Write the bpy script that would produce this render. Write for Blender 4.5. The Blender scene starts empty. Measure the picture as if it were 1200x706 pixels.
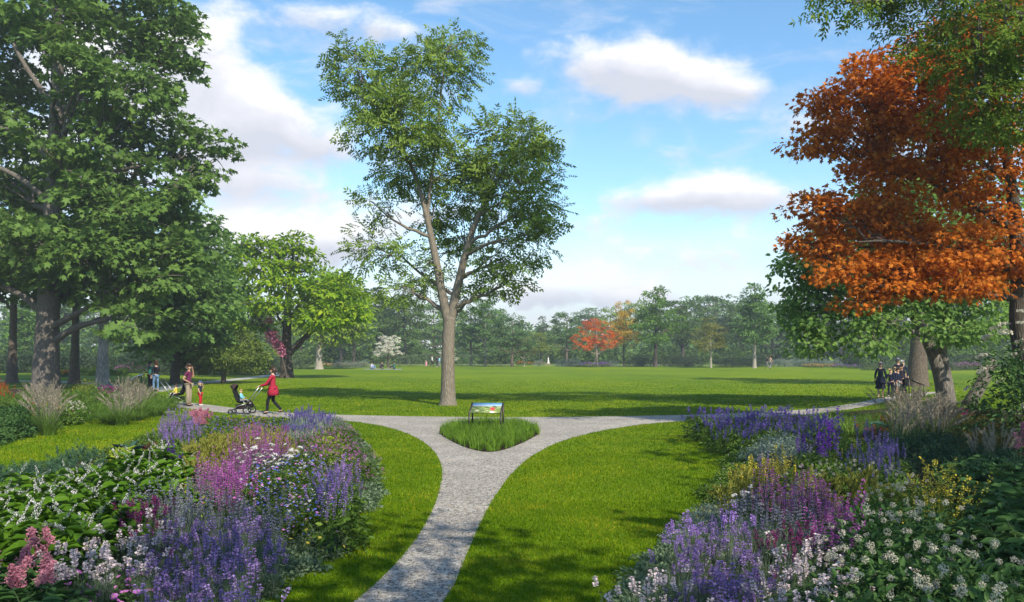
import bpy, math, random
import numpy as np
from mathutils import Vector, Matrix, Euler

SC = bpy.context.scene
COL = SC.collection
rng = np.random.default_rng(7)
random.seed(7)
F_PX, HY, CAM_H = 950.0, 414.0, 2.2          # focal length and horizon row in photo pixels, eye height in m


def G(px, py, z=0.0):
    """ground spot whose point at height z is seen at photo pixel (px, py)"""
    d = F_PX * (CAM_H - z) / (py - HY)
    return ((px - 600.0) / F_PX * d, d)


def P3(px, py, d):
    return np.array([(px - 600.0) / F_PX * d, d, CAM_H + (HY - py) / F_PX * d])


# ------------------------------------------------------------------ mesh building
class MB:
    def __init__(self):
        self.v, self.f, self.n = [], [], 0

    def add(self, V, F, m=0):
        V = np.asarray(V, float).reshape(-1, 3)
        F = np.asarray(F, int)
        if len(F) == 0:
            return
        self.v.append(V)
        self.f.append((F + self.n, m))
        self.n += len(V)

    def mesh(self, name, mats, smooth=False):
        me = bpy.data.meshes.new(name)
        V = np.concatenate(self.v).astype(np.float32)
        lv = np.concatenate([f.ravel() for f, _ in self.f]).astype(np.int32)
        lt = np.concatenate([np.full(len(f), f.shape[1]) for f, _ in self.f]).astype(np.int32)
        mi = np.concatenate([np.full(len(f), m) for f, m in self.f]).astype(np.int32)
        ls = np.concatenate([[0], np.cumsum(lt)[:-1]]).astype(np.int32)
        me.vertices.add(len(V)); me.vertices.foreach_set('co', V.ravel())
        me.loops.add(len(lv)); me.loops.foreach_set('vertex_index', lv)
        me.polygons.add(len(lt)); me.polygons.foreach_set('loop_start', ls)
        me.polygons.foreach_set('material_index', mi)
        if smooth:
            me.polygons.foreach_set('use_smooth', np.ones(len(lt), bool))
        for m in (mats if isinstance(mats, (list, tuple)) else [mats]):
            me.materials.append(m)
        me.update(calc_edges=True)
        return me


def unit(v):
    v = np.asarray(v, float)
    return v / np.maximum(np.linalg.norm(v, axis=-1, keepdims=True), 1e-9)


LEAF = {
    'diamond': (np.array([(0, 0, 0), (.45, .5, .10), (1, 0, -.12), (.45, -.5, .10)]), [(0, 1, 2), (0, 2, 3)]),
    'oval': (np.array([(0, 0, 0), (.28, .45, .10), (.68, .40, .08), (1, 0, -.14), (.68, -.40, .08), (.28, -.45, .10)]),
             [(0, 1, 2, 3), (0, 3, 4, 5)]),
    'maple': (np.array([(.36, 0, .06), (0, .05, 0), (.02, .46, -.03), (.27, .26, .02), (.60, .52, -.08), (.60, .17, .0), (1, 0, -.16),
                        (.60, -.17, 0), (.60, -.52, -.08), (.27, -.26, .02), (.02, -.46, -.03), (0, -.05, 0)]),
              [(0, i, i % 11 + 1) for i in range(1, 12)]),
    'petal': (np.array([(0, -.18, 0), (.9, -.5, .05), (1.0, .5, .05), (0, .18, 0)]), [(0, 1, 2, 3)]),
}


def leaves(mb, P, T, N, L, W, shape='diamond', m=0):
    P = np.asarray(P, float); n = len(P)
    if n == 0:
        return
    T = unit(T); B = unit(np.cross(N, T)); N = np.cross(T, B)
    L = np.broadcast_to(np.asarray(L, float), (n,)); W = np.broadcast_to(np.asarray(W, float), (n,))
    tv, tf = LEAF[shape]
    k = len(tv)
    V = (P[:, None] + T[:, None] * (tv[None, :, 0:1] * L[:, None, None]) + B[:, None] * (tv[None, :, 1:2] * W[:, None, None])
         + N[:, None] * (tv[None, :, 2:3] * L[:, None, None]))
    tf = np.array(tf)
    Fc = (np.arange(n) * k)[:, None, None] + tf[None]
    mb.add(V.reshape(-1, 3), Fc.reshape(-1, tf.shape[1]), m)


def rnd_dirs(n, r=rng):
    return unit(r.normal(size=(n, 3)))


def blades(mb, P, az, h, lean, w, segs=3, m=0, droop=1.0):
    """grass-like strips rising from P, leaning out along az; lean = sideways reach as a share of h"""
    n = len(P)
    if n == 0:
        return
    P = np.asarray(P, float)
    az, h, lean, w = [np.broadcast_to(np.asarray(q, float), (n,)) for q in (az, h, lean, w)]
    D = np.stack([np.cos(az), np.sin(az), np.zeros(n)], 1)
    S = np.stack([-np.sin(az), np.cos(az), np.zeros(n)], 1)
    rows = []
    for i in range(segs + 1):
        t = i / segs
        c = P + D * (lean * h * (t ** 1.7))[:, None]
        c[:, 2] += h * (t - droop * .35 * lean * t ** 3)
        ww = w * (1 - t) ** .7 * .5
        if i < segs:
            rows += [c - S * ww[:, None], c + S * ww[:, None]]
        else:
            rows += [c]
    V = np.stack(rows, 1)
    k = 2 * segs + 1
    q = np.array([(2 * i, 2 * i + 1, 2 * i + 3, 2 * i + 2) for i in range(segs - 1)]).reshape(-1, 4)
    base = (np.arange(n) * k)[:, None, None]
    o = mb.n
    mb.v.append(V.reshape(-1, 3)); mb.n += n * k
    if len(q):
        mb.f.append(((base + q[None]).reshape(-1, 4) + o, m))
    tr = np.array([[2 * segs - 2, 2 * segs - 1, 2 * segs]])
    mb.f.append(((base + tr[None]).reshape(-1, 3) + o, m))


def tube(mb, pts, rad, sides=8, m=0, cap=True):
    pts = np.asarray(pts, float); n = len(pts)
    rad = np.broadcast_to(np.asarray(rad, float), (n,))
    tan = unit(np.gradient(pts, axis=0))
    ref = np.array([0, 0, 1.0]) if abs(tan[0][2]) < .9 else np.array([1.0, 0, 0])
    u = unit(np.cross(tan[0], ref)); rings = []
    a = np.arange(sides) * 2 * math.pi / sides
    for i in range(n):
        u = unit(u - tan[i] * np.dot(u, tan[i])); v = np.cross(tan[i], u)
        rings.append(pts[i] + rad[i] * (np.cos(a)[:, None] * u + np.sin(a)[:, None] * v))
    V = np.concatenate(rings)
    i = np.arange(n - 1)[:, None] * sides; j = np.arange(sides)[None]; j2 = (j + 1) % sides
    Fq = np.stack([i + j, i + j2, i + sides + j2, i + sides + j], -1).reshape(-1, 4)
    o = mb.n
    mb.add(V, Fq, m)
    if cap:
        mb.f.append((np.array([[o + x for x in range(sides)][::-1], [o + (n - 1) * sides + x for x in range(sides)]]), m))


def box(mb, c, s, m=0, rot=None):
    V = np.array([(x, y, z) for x in (-.5, .5) for y in (-.5, .5) for z in (-.5, .5)]) * np.array(s)
    if rot is not None:
        V = V @ np.array(Euler(rot).to_matrix()).T
    mb.add(V + np.array(c), [(0, 1, 3, 2), (4, 6, 7, 5), (0, 4, 5, 1), (2, 3, 7, 6), (0, 2, 6, 4), (1, 5, 7, 3)], m)


def ball(mb, c, r, seg=10, rings=7, m=0):
    r = np.broadcast_to(np.asarray(r, float), (3,))
    V = [(0, 0, 1)] + [(math.sin(math.pi * i / rings) * math.cos(2 * math.pi * j / seg), math.sin(math.pi * i / rings) * math.sin(2 * math.pi * j / seg),
                        math.cos(math.pi * i / rings)) for i in range(1, rings) for j in range(seg)] + [(0, 0, -1)]
    V = np.array(V) * r + np.array(c)
    o = mb.n
    q = [(1 + i * seg + j, 1 + (i + 1) * seg + j, 1 + (i + 1) * seg + (j + 1) % seg, 1 + i * seg + (j + 1) % seg) for i in range(rings - 2) for j in range(seg)]
    mb.add(V, q, m)
    e = len(V) - 1; b = 1 + (rings - 2) * seg
    mb.f.append((np.array([(0, 1 + j, 1 + (j + 1) % seg) for j in range(seg)] + [(e, b + (j + 1) % seg, b + j) for j in range(seg)]) + o, m))


def in_poly(x, y, poly):
    p = np.asarray(poly, float); q = np.roll(p, -1, 0)
    ins = np.zeros(np.shape(x), bool)
    for (x1, y1), (x2, y2) in zip(p, q):
        c = ((y1 > y) != (y2 > y))
        if y1 != y2:
            ins ^= c & (x < (x2 - x1) * (y - y1) / (y2 - y1) + x1)
    return ins


def smooth_poly(pts, it=2):
    p = np.asarray(pts, float)
    for _ in range(it):
        q = np.roll(p, -1, 0)
        p = np.stack([.75 * p + .25 * q, .25 * p + .75 * q], 1).reshape(-1, 2)
    return p


# ------------------------------------------------------------------ objects
def link(o, parent=None):
    COL.objects.link(o)
    if parent is not None:
        o.parent = parent
    return o


def props(o, label=None, cat=None, group=None, kind=None):
    for k, v in (('label', label), ('category', cat), ('group', group), ('kind', kind)):
        if v:
            o[k] = v
    if label and not kind:
        o['kind'] = 'thing'
    return o


def obj(name, me, parent=None, loc=None, rot=None, scale=None, **kw):
    o = link(bpy.data.objects.new(name, me), parent)
    if loc is not None: o.location = loc
    if rot is not None: o.rotation_euler = rot
    if scale is not None: o.scale = scale if hasattr(scale, '__len__') else (scale,) * 3
    return props(o, **kw)


# ------------------------------------------------------------------ materials
def new_mat(name):
    m = bpy.data.materials.new(name); m.use_nodes = True
    nt = m.node_tree; nt.nodes.clear()
    out = nt.nodes.new('ShaderNodeOutputMaterial')
    return m, nt, out


def nd(nt, typ, ins=None, **at):
    n = nt.nodes.new(typ)
    for k, v in at.items():
        setattr(n, k, v)
    for k, v in (ins or {}).items():
        s = n.inputs[k]
        if isinstance(v, bpy.types.NodeSocket):
            nt.links.new(v, s)
        else:
            s.default_value = v
    return n


def ramp(nt, fac, stops):
    r = nt.nodes.new('ShaderNodeValToRGB'); e = r.color_ramp.elements
    while len(e) < len(stops):
        e.new(.5)
    for el, (p, c) in zip(e, stops):
        el.position = p; el.color = tuple(c) + (1,) if len(c) == 3 else c
    nt.links.new(fac, r.inputs[0])
    return r.outputs[0]


MATS = {}


def leafmat(name, c1, c2, c3=None, trans=.3, rough=.55, spec=.12, patch=0.0):
    """leaf or petal: colour differs a little from leaf to leaf and from plant to plant; some light passes through"""
    if name in MATS:
        return MATS[name]
    m, nt, out = new_mat(name)
    geo = nd(nt, 'ShaderNodeNewGeometry'); oi = nd(nt, 'ShaderNodeObjectInfo')
    f = nd(nt, 'ShaderNodeMath', {0: oi.outputs['Random'], 1: .30}, operation='MULTIPLY')
    f2 = nd(nt, 'ShaderNodeMath', {0: geo.outputs['Random Per Island'], 1: .70, 2: f.outputs[0]}, operation='MULTIPLY_ADD')
    if patch:                                            # drier and lusher patches of turf
        tc = nd(nt, 'ShaderNodeTexCoord')
        no = nd(nt, 'ShaderNodeTexNoise', {'Vector': tc.outputs['Object'], 'Scale': .55, 'Detail': 6.0, 'Roughness': .65})
        ce = nd(nt, 'ShaderNodeMath', {0: no.outputs['Fac'], 1: .5}, operation='SUBTRACT')
        f2 = nd(nt, 'ShaderNodeMath', {0: ce.outputs[0], 1: patch, 2: f2.outputs[0]}, operation='MULTIPLY_ADD')
    stops = [(0, c1), (.75 if c3 else 1, c2)] + ([(1, c3)] if c3 else [])
    col = ramp(nt, f2.outputs[0], stops)
    p = nd(nt, 'ShaderNodeBsdfPrincipled', {'Base Color': col, 'Roughness': rough, 'Specular IOR Level': spec})
    t = nd(nt, 'ShaderNodeBsdfTranslucent', {'Color': col})
    mx = nd(nt, 'ShaderNodeMixShader', {0: trans, 1: p.outputs[0], 2: t.outputs[0]})
    nt.links.new(mx.outputs[0], out.inputs[0])
    MATS[name] = m
    return m


def plain(name, c, rough=.6, metal=0.0, spec=.4, var=.12, scale=20.0, bump=0.0):
    if name in MATS:
        return MATS[name]
    m, nt, out = new_mat(name)
    tc = nd(nt, 'ShaderNodeTexCoord')
    no = nd(nt, 'ShaderNodeTexNoise', {'Vector': tc.outputs['Object'], 'Scale': scale, 'Detail': 4.0})
    a = tuple(x * (1 - var) for x in c); b = tuple(min(1, x * (1 + var)) for x in c)
    col = ramp(nt, no.outputs['Fac'], [(.3, a), (.7, b)])
    p = nd(nt, 'ShaderNodeBsdfPrincipled', {'Base Color': col, 'Roughness': rough, 'Metallic': metal, 'Specular IOR Level': spec})
    if bump:
        bn = nd(nt, 'ShaderNodeBump', {'Height': no.outputs['Fac'], 'Strength': bump, 'Distance': .02})
        nt.links.new(bn.outputs[0], p.inputs['Normal'])
    nt.links.new(p.outputs[0], out.inputs[0])
    MATS[name] = m
    return m


def bark(name, c1, c2, scale=1.0, patch=None):
    m, nt, out = new_mat(name)
    tc = nd(nt, 'ShaderNodeTexCoord')
    mp = nd(nt, 'ShaderNodeMapping', {'Vector': tc.outputs['Object'], 'Scale': (7 * scale, 7 * scale, 1.6 * scale)})
    no = nd(nt, 'ShaderNodeTexNoise', {'Vector': mp.outputs[0], 'Scale': 1.6, 'Detail': 8.0, 'Roughness': .65})
    vo = nd(nt, 'ShaderNodeTexVoronoi', {'Vector': mp.outputs[0], 'Scale': 2.2}, feature='DISTANCE_TO_EDGE')
    big = nd(nt, 'ShaderNodeTexNoise', {'Vector': tc.outputs['Object'], 'Scale': .9, 'Detail': 3.0})
    mixf = nd(nt, 'ShaderNodeMath', {0: no.outputs['Fac'], 1: .65, 2: vo.outputs['Distance']}, operation='MULTIPLY_ADD')
    col = ramp(nt, mixf.outputs[0], [(.25, c1), (.7, c2)])
    c3 = patch or tuple(x * .75 for x in c2)
    f = ramp(nt, big.outputs['Fac'], [(.45, (0, 0, 0)), (.62, (1, 1, 1))])
    hf = nd(nt, 'ShaderNodeMath', {0: f, 1: .35}, operation='MULTIPLY')
    mx2 = nd(nt, 'ShaderNodeMix', data_type='RGBA')
    nt.links.new(hf.outputs[0], mx2.inputs[0]); nt.links.new(col, mx2.inputs[6]); mx2.inputs[7].default_value = c3 + (1,)
    bn = nd(nt, 'ShaderNodeBump', {'Height': mixf.outputs[0], 'Strength': .8, 'Distance': .05})
    p = nd(nt, 'ShaderNodeBsdfPrincipled', {'Base Color': mx2.outputs[2], 'Roughness': .9, 'Specular IOR Level': .15, 'Normal': bn.outputs[0]})
    nt.links.new(p.outputs[0], out.inputs[0])
    return m


def join_parts(name, parts):
    """several placed copies of small meshes as ONE mesh (a part too fine to count)"""
    V, mats, byk = [], [], {}
    n = 0
    for _, me, loc, rot, sc in parts:
        co = np.empty(len(me.vertices) * 3, np.float32); me.vertices.foreach_get('co', co); co = co.reshape(-1, 3) * sc
        if rot is not None: co = co @ np.array(Euler(rot).to_matrix()).T
        if loc is not None: co = co + np.array(loc)
        lt = np.empty(len(me.polygons), np.int32); me.polygons.foreach_get('loop_total', lt)
        lv = np.empty(len(me.loops), np.int32); me.loops.foreach_get('vertex_index', lv)
        mi = np.empty(len(me.polygons), np.int32); me.polygons.foreach_get('material_index', mi)
        ls = np.concatenate([[0], np.cumsum(lt)[:-1]])
        for mt in me.materials:
            if mt not in mats: mats.append(mt)
        mp = [mats.index(mt) for mt in me.materials]
        for k in np.unique(lt):
            for q in np.unique(mi):
                s = (lt == k) & (mi == q)
                if s.any():
                    idx = ls[s][:, None] + np.arange(k)[None]
                    byk.setdefault((k, mp[q]), []).append(lv[idx] + n)
        V.append(co); n += len(co)
    mb = MB(); mb.v = [np.concatenate(V)]; mb.n = n
    mb.f = [(np.concatenate(f), m) for (k, m), f in byk.items()]
    return mb.mesh(name, mats)

# ------------------------------------------------------------------ light, sky, camera
SUN_EL, SUN_ROT = math.radians(42), math.radians(150)     # sun behind the viewer's right shoulder
SUN_DIR = np.array([math.sin(SUN_ROT) * math.cos(SUN_EL), math.cos(SUN_ROT) * math.cos(SUN_EL), math.sin(SUN_EL)])
SC.view_settings.view_transform = 'Standard'; SC.view_settings.look = 'None'
SC.view_settings.exposure = 0.56; SC.view_settings.gamma = 1.0
SC.cycles.use_denoising = True
SC.cycles.max_bounces = 6; SC.cycles.diffuse_bounces = 3; SC.cycles.glossy_bounces = 2; SC.cycles.transmission_bounces = 4
SC.cycles.transparent_max_bounces = 8; SC.cycles.volume_bounces = 0
SC.cycles.sample_clamp_indirect = 6.0

cd = bpy.data.cameras.new('camera'); cam = bpy.data.objects.new('camera', cd); COL.objects.link(cam)
cam.location = (0, 0, CAM_H); cam.rotation_euler = (math.pi / 2, 0, 0)
cd.sensor_width = 36.0; cd.lens = F_PX / 1200 * 36.0; cd.shift_y = (HY - 353.0) / 1200.0
cd.clip_start = .05; cd.clip_end = 4000
SC.camera = cam

sl = bpy.data.lights.new('sun', 'SUN'); sl.energy = 5.0; sl.angle = math.radians(.53); sl.color = (1.0, .92, .76)
so = bpy.data.objects.new('sun', sl); COL.objects.link(so)
so.rotation_euler = Vector(SUN_DIR).to_track_quat('Z', 'Y').to_euler()

W = bpy.data.worlds.new('World'); SC.world = W; W.use_nodes = True
nt = W.node_tree; nt.nodes.clear()
wout = nd(nt, 'ShaderNodeOutputWorld')
sky = nd(nt, 'ShaderNodeTexSky', sky_type='NISHITA', sun_disc=False, sun_elevation=SUN_EL, sun_rotation=SUN_ROT, altitude=0.0,
         air_density=1.0, dust_density=.35, ozone_density=1.3)
hs = nd(nt, 'ShaderNodeHueSaturation', {'Saturation': 1.2, 'Value': 1.18, 'Hue': .493, 'Color': sky.outputs[0]})
bg1 = nd(nt, 'ShaderNodeBackground', {'Color': hs.outputs[0], 'Strength': .135})
tc = nd(nt, 'ShaderNodeTexCoord'); sep = nd(nt, 'ShaderNodeSeparateXYZ', {0: tc.outputs['Generated']})
au = nd(nt, 'ShaderNodeMath', {0: sep.outputs[0], 1: sep.outputs[1]}, operation='ARCTAN2')
av = nd(nt, 'ShaderNodeMath', {0: sep.outputs[2]}, operation='ARCSINE')
uv = nd(nt, 'ShaderNodeCombineXYZ', {0: au.outputs[0], 1: av.outputs[0]})
st = nd(nt, 'ShaderNodeVectorMath', {0: uv.outputs[0], 1: (1.0, 1.7, 1.0)}, operation='MULTIPLY')
n1 = nd(nt, 'ShaderNodeTexNoise', {'Vector': st.outputs[0], 'Scale': 13.0, 'Detail': 10.0, 'Roughness': .60, 'Distortion': .25})
n2 = nd(nt, 'ShaderNodeTexNoise', {'Vector': st.outputs[0], 'Scale': 4.5, 'Detail': 3.0})
wa = nd(nt, 'ShaderNodeVectorMath', {0: n2.outputs['Color'], 1: (.5, .5, .5)}, operation='SUBTRACT')
wb = nd(nt, 'ShaderNodeVectorMath', {0: wa.outputs[0], 1: (.10, .05, 0), 2: uv.outputs[0]}, operation='MULTIPLY_ADD')
BLOBS = [  # photo px of the cloud's middle, half sizes, weight
    (728, 70, 72, 31, 1.6), (800, 94, 84, 24, 1.25), (870, 104, 52, 16, .9),
    (235, 55, 60, 50, 1.2), (300, 120, 76, 40, 1.25), (370, 168, 64, 28, 1.0), (255, 165, 60, 36, 1.1),
    (300, 222, 100, 26, 1.0), (400, 290, 86, 34, 1.05), (300, 290, 105, 36, 1.1), (390, 22, 70, 22, .95), (455, 25, 30, 18, .8),
    (835, 228, 75, 24, 1.15), (755, 232, 60, 18, .9), (900, 245, 60, 22, .7), (690, 132, 55, 18, .62), (610, 106, 28, 13, .75),
    (795, 178, 45, 14, .6), (920, 135, 80, 22, .55), (640, 345, 110, 30, .8), (830, 300, 170, 24, .75), (760, 345, 200, 28, .8), (500, 250, 120, 25, .6),
    (985, 20, 50, 16, .5), (700, 262, 140, 16, .55), (100, 60, 90, 60, 1.0), (40, 200, 130, 90, 1.0), (1150, 150, 130, 60, .9)]
D = E = None
for px, py, rx, ry, w in BLOBS:
    a = math.atan((px - 600) / F_PX); e = math.atan((HY - py) * math.cos(a) / F_PX)
    q = nd(nt, 'ShaderNodeVectorMath', {0: wb.outputs[0], 1: (a, e, 0)}, operation='SUBTRACT')
    q = nd(nt, 'ShaderNodeVectorMath', {0: q.outputs[0], 1: (F_PX / rx, F_PX / ry, 0)}, operation='MULTIPLY')
    sy = nd(nt, 'ShaderNodeSeparateXYZ', {0: q.outputs[0]})
    dt = nd(nt, 'ShaderNodeVectorMath', {0: q.outputs[0], 1: q.outputs[0]}, operation='DOT_PRODUCT')
    g = nd(nt, 'ShaderNodeMath', {0: dt.outputs['Value'], 1: -1.0}, operation='MULTIPLY')
    g = nd(nt, 'ShaderNodeMath', {0: g.outputs[0]}, operation='EXPONENT')
    D = nd(nt, 'ShaderNodeMath', {0: g.outputs[0], 1: w, 2: D.outputs[0] if D else 0.0}, operation='MULTIPLY_ADD')
    h = nd(nt, 'ShaderNodeMath', {0: g.outputs[0], 1: sy.outputs[1]}, operation='MULTIPLY')
    E = nd(nt, 'ShaderNodeMath', {0: h.outputs[0], 1: w, 2: E.outputs[0] if E else 0.0}, operation='MULTIPLY_ADD')
dn = nd(nt, 'ShaderNodeMath', {0: D.outputs[0], 1: 1.5}, operation='MINIMUM')
dn = nd(nt, 'ShaderNodeMath', {0: n1.outputs['Fac'], 1: 2.3, 2: dn.outputs[0]}, operation='MULTIPLY_ADD')
alpha = nd(nt, 'ShaderNodeMapRange', {'Value': dn.outputs[0], 'From Min': 1.42, 'From Max': 2.40}, interpolation_type='SMOOTHSTEP')
low = nd(nt, 'ShaderNodeMapRange', {'Value': av.outputs[0], 'From Min': .22, 'From Max': .0, 'To Min': 0.0, 'To Max': .85}, interpolation_type='SMOOTHSTEP')
ws = nd(nt, 'ShaderNodeVectorMath', {0: uv.outputs[0], 1: (2.2, 6.5, 1.0)}, operation='MULTIPLY')
n3 = nd(nt, 'ShaderNodeTexNoise', {'Vector': ws.outputs[0], 'Scale': 2.6, 'Detail': 9.0, 'Roughness': .62, 'Distortion': .8})
wisp = nd(nt, 'ShaderNodeMapRange', {'Value': n3.outputs['Fac'], 'From Min': .46, 'From Max': .78, 'To Max': .62}, interpolation_type='SMOOTHSTEP')
al = nd(nt, 'ShaderNodeMath', {0: wisp.outputs[0], 1: low.outputs[0]}, operation='MAXIMUM')
al = nd(nt, 'ShaderNodeMath', {0: alpha.outputs[0], 1: al.outputs[0]}, operation='MAXIMUM')
el_ = nd(nt, 'ShaderNodeMath', {0: n1.outputs['Fac'], 1: 1.3, 2: E.outputs[0]}, operation='MULTIPLY_ADD')
ccol = ramp(nt, el_.outputs[0], [(.25, (.50, .52, .59)), (.72, (.63, .64, .69)), (1.1, (.76, .76, .76))])
bg2 = nd(nt, 'ShaderNodeBackground', {'Color': ccol, 'Strength': 1.0})
mxs = nd(nt, 'ShaderNodeMixShader', {0: al.outputs[0], 1: bg1.outputs[0], 2: bg2.outputs[0]})
nt.links.new(mxs.outputs[0], wout.inputs[0])

# haze: one even volume round everything
hm, nt, out = new_mat('haze_air')
pv = nd(nt, 'ShaderNodeVolumePrincipled', {'Color': (.80, .88, .96, 1), 'Density': .0007, 'Anisotropy': .1})
nt.links.new(pv.outputs[0], out.inputs['Volume'])
mb = MB(); box(mb, (0, 100, 18.5), (1300, 1300, 39))
obj('haze', mb.mesh('haze', hm), kind='stuff')

# ------------------------------------------------------------------ ground
PATH = [  # outlines in photo pixels on the ground, walked round
    (415, 706), (441, 684), (470, 655), (495, 622), (510, 592), (517, 568), (519, 550), (513, 534), (500, 520), (478, 508), (448, 499), (405, 493),
    (330, 490.5), (280, 486.5), (240, 481.5), (205, 477.0), (178, 473), (178, 468.5), (215, 471.2), (250, 475.2), (290, 480.5), (335, 484), (395, 486.5), (500, 488.6), (600, 489.3), (700, 488.6),
    (800, 486.8), (880, 484.2), (950, 480), (1000, 473.5), (1030, 467), (1060, 462.3), (1100, 458.8), (1100, 461.2), (1065, 465), (1040, 470.3), (1012, 477.5),
    (965, 484.5), (905, 489), (835, 492), (760, 496.5), (703, 505), (658, 516.5), (624, 533), (600, 554), (580, 581), (563, 612), (546, 652), (524, 706)]
ISLAND = [(513, 508), (523, 500), (545, 496), (576, 494.5), (606, 496), (624, 499.5), (635, 507), (622, 515), (600, 525), (576, 531.5), (550, 527), (528, 517)]
LBED = [(392, 491), (409, 509), (425, 536), (430, 565), (422, 597), (385, 632), (330, 667), (255, 708), (150, 790), (-150, 950), (-380, 706), (-150, 600), (0, 556),
        (90, 539), (150, 524), (200, 505), (228, 493), (262, 490), (330, 492.5)]
RBED = [(800, 491.5), (838, 500), (860, 512), (868, 528), (862, 545), (850, 566), (833, 590), (812, 604), (797, 622), (780, 647), (750, 680), (732, 706), (700, 800),
        (900, 1000), (1380, 900), (1320, 600), (1290, 510), (1225, 482), (1090, 476), (1025, 480), (965, 486), (905, 490)]
FBED = [(214, 468), (176, 477.5), (92, 491), (0, 504), (-150, 530), (-400, 520), (-300, 462), (0, 455), (140, 459), (165, 464)]
px2w = lambda L: np.array([G(x, y) for x, y in L])
path_w = px2w(PATH)
path_w = np.concatenate([[(-2.2, 3.0)], path_w, [(-1.25, 3.0), (-3.0, -4.0), (-3.9, -4.0)]])
path_w = smooth_poly(path_w, 2)
isl_w = smooth_poly(px2w(ISLAND), 2)
lbed_w, rbed_w, fbed_w = [smooth_poly(px2w(q), 1) for q in (LBED, RBED, FBED)]


def sheet(name, poly, z, mat, **kw):
    import mathutils.geometry as mg
    tri = mg.tessellate_polygon([[Vector((p[0], p[1], 0)) for p in poly]])
    mb = MB(); V = np.concatenate([poly, np.full((len(poly), 1), z)], 1)
    T = np.array(tri)
    a, b, c = V[T[:, 0]], V[T[:, 1]], V[T[:, 2]]
    fl = np.cross(b - a, c - a)[:, 2] < 0
    T[fl] = T[fl][:, ::-1]
    mb.add(V, T)
    return obj(name, mb.mesh(name, mat), kind='structure', **kw)


def ground_mat(name, stops, scales=((.06, .5), (.6, .3), (14.0, .45)), rough=.9, bump=.5, bscale=60.0, stretch=1.0):
    m, nt, out = new_mat(name)
    tc = nd(nt, 'ShaderNodeTexCoord'); last = None
    for i, (s, w) in enumerate(scales):
        mp = nd(nt, 'ShaderNodeMapping', {'Vector': tc.outputs['Object'], 'Scale': (s, s * (stretch if i < 2 else 1), s)})
        no = nd(nt, 'ShaderNodeTexNoise', {'Vector': mp.outputs[0], 'Scale': 1.0, 'Detail': 5.0, 'Roughness': .6})
        ce = nd(nt, 'ShaderNodeMath', {0: no.outputs['Fac'], 1: .5}, operation='SUBTRACT')
        last = nd(nt, 'ShaderNodeMath', {0: ce.outputs[0], 1: w * 2, 2: last.outputs[0] if last else .5}, operation='MULTIPLY_ADD')
    col = ramp(nt, last.outputs[0], stops)
    fn = nd(nt, 'ShaderNodeTexNoise', {'Vector': tc.outputs['Object'], 'Scale': bscale, 'Detail': 3.0})
    bn = nd(nt, 'ShaderNodeBump', {'Height': fn.outputs['Fac'], 'Strength': bump, 'Distance': .03})
    p = nd(nt, 'ShaderNodeBsdfPrincipled', {'Base Color': col, 'Roughness': rough, 'Specular IOR Level': .1, 'Normal': bn.outputs[0]})
    nt.links.new(p.outputs[0], out.inputs[0])
    return m


lawn_m = ground_mat('lawn_turf', [(.2, (.048, .096, .002)), (.5, (.107, .175, .001)), (.8, (.19, .215, .003))], stretch=.8)
soil_m = ground_mat('bed_mulch', [(.3, (.020, .014, .008)), (.7, (.055, .040, .022))], bscale=40, bump=1.0)
gm, nt, out = new_mat('gravel_stones')
tc = nd(nt, 'ShaderNodeTexCoord')
v1 = nd(nt, 'ShaderNodeTexVoronoi', {'Vector': tc.outputs['Object'], 'Scale': 30.0}); v2 = nd(nt, 'ShaderNodeTexVoronoi', {'Vector': tc.outputs['Object'], 'Scale': 75.0})
big = nd(nt, 'ShaderNodeTexNoise', {'Vector': tc.outputs['Object'], 'Scale': .8, 'Detail': 5.0})
s1 = nd(nt, 'ShaderNodeSeparateColor', {0: v1.outputs['Color']}); s2 = nd(nt, 'ShaderNodeSeparateColor', {0: v2.outputs['Color']})
c1 = ramp(nt, s1.outputs[0], [(.0, (.035, .035, .04)), (.12, (.07, .07, .075)), (.2, (.19, .17, .15)), (.6, (.30, .27, .23)), (.8, (.40, .355, .295)), (.92, (.62, .57, .50)), (.975, (.36, .24, .10))])
c2 = ramp(nt, s2.outputs[1], [(.0, (.06, .06, .06)), (.3, (.22, .20, .175)), (.9, (.42, .38, .33))])
mx = nd(nt, 'ShaderNodeMix', data_type='RGBA'); mx.inputs[0].default_value = .45
nt.links.new(c1, mx.inputs[6]); nt.links.new(c2, mx.inputs[7])
hv = nd(nt, 'ShaderNodeHueSaturation', {'Color': mx.outputs[2], 'Saturation': .9, 'Value': 1.0})
bv = nd(nt, 'ShaderNodeMapRange', {'Value': big.outputs['Fac'], 'From Min': .3, 'From Max': .7, 'To Min': .85, 'To Max': 1.15})
nt.links.new(bv.outputs[0], hv.inputs['Value'])
bn = nd(nt, 'ShaderNodeBump', {'Height': v1.outputs['Distance'], 'Strength': .7, 'Distance': .012}, invert=True)
p = nd(nt, 'ShaderNodeBsdfPrincipled', {'Base Color': hv.outputs[0], 'Roughness': .8, 'Specular IOR Level': .3, 'Normal': bn.outputs[0]})
nt.links.new(p.outputs[0], out.inputs[0])

mb = MB(); mb.add([(-640, -540, 0), (640, -540, 0), (640, 740, 0), (-640, 740, 0)], [(0, 1, 2, 3)])
obj('lawn', mb.mesh('lawn', lawn_m), kind='structure')
sheet('gravel_path', path_w, .004, gm)
sheet('island_soil', isl_w, .008, soil_m)
sheet('flower_bed_soil', lbed_w, .008, soil_m)
sheet('flower_bed_soil', rbed_w, .008, soil_m)
sheet('flower_bed_soil', fbed_w, .008, soil_m)


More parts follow.
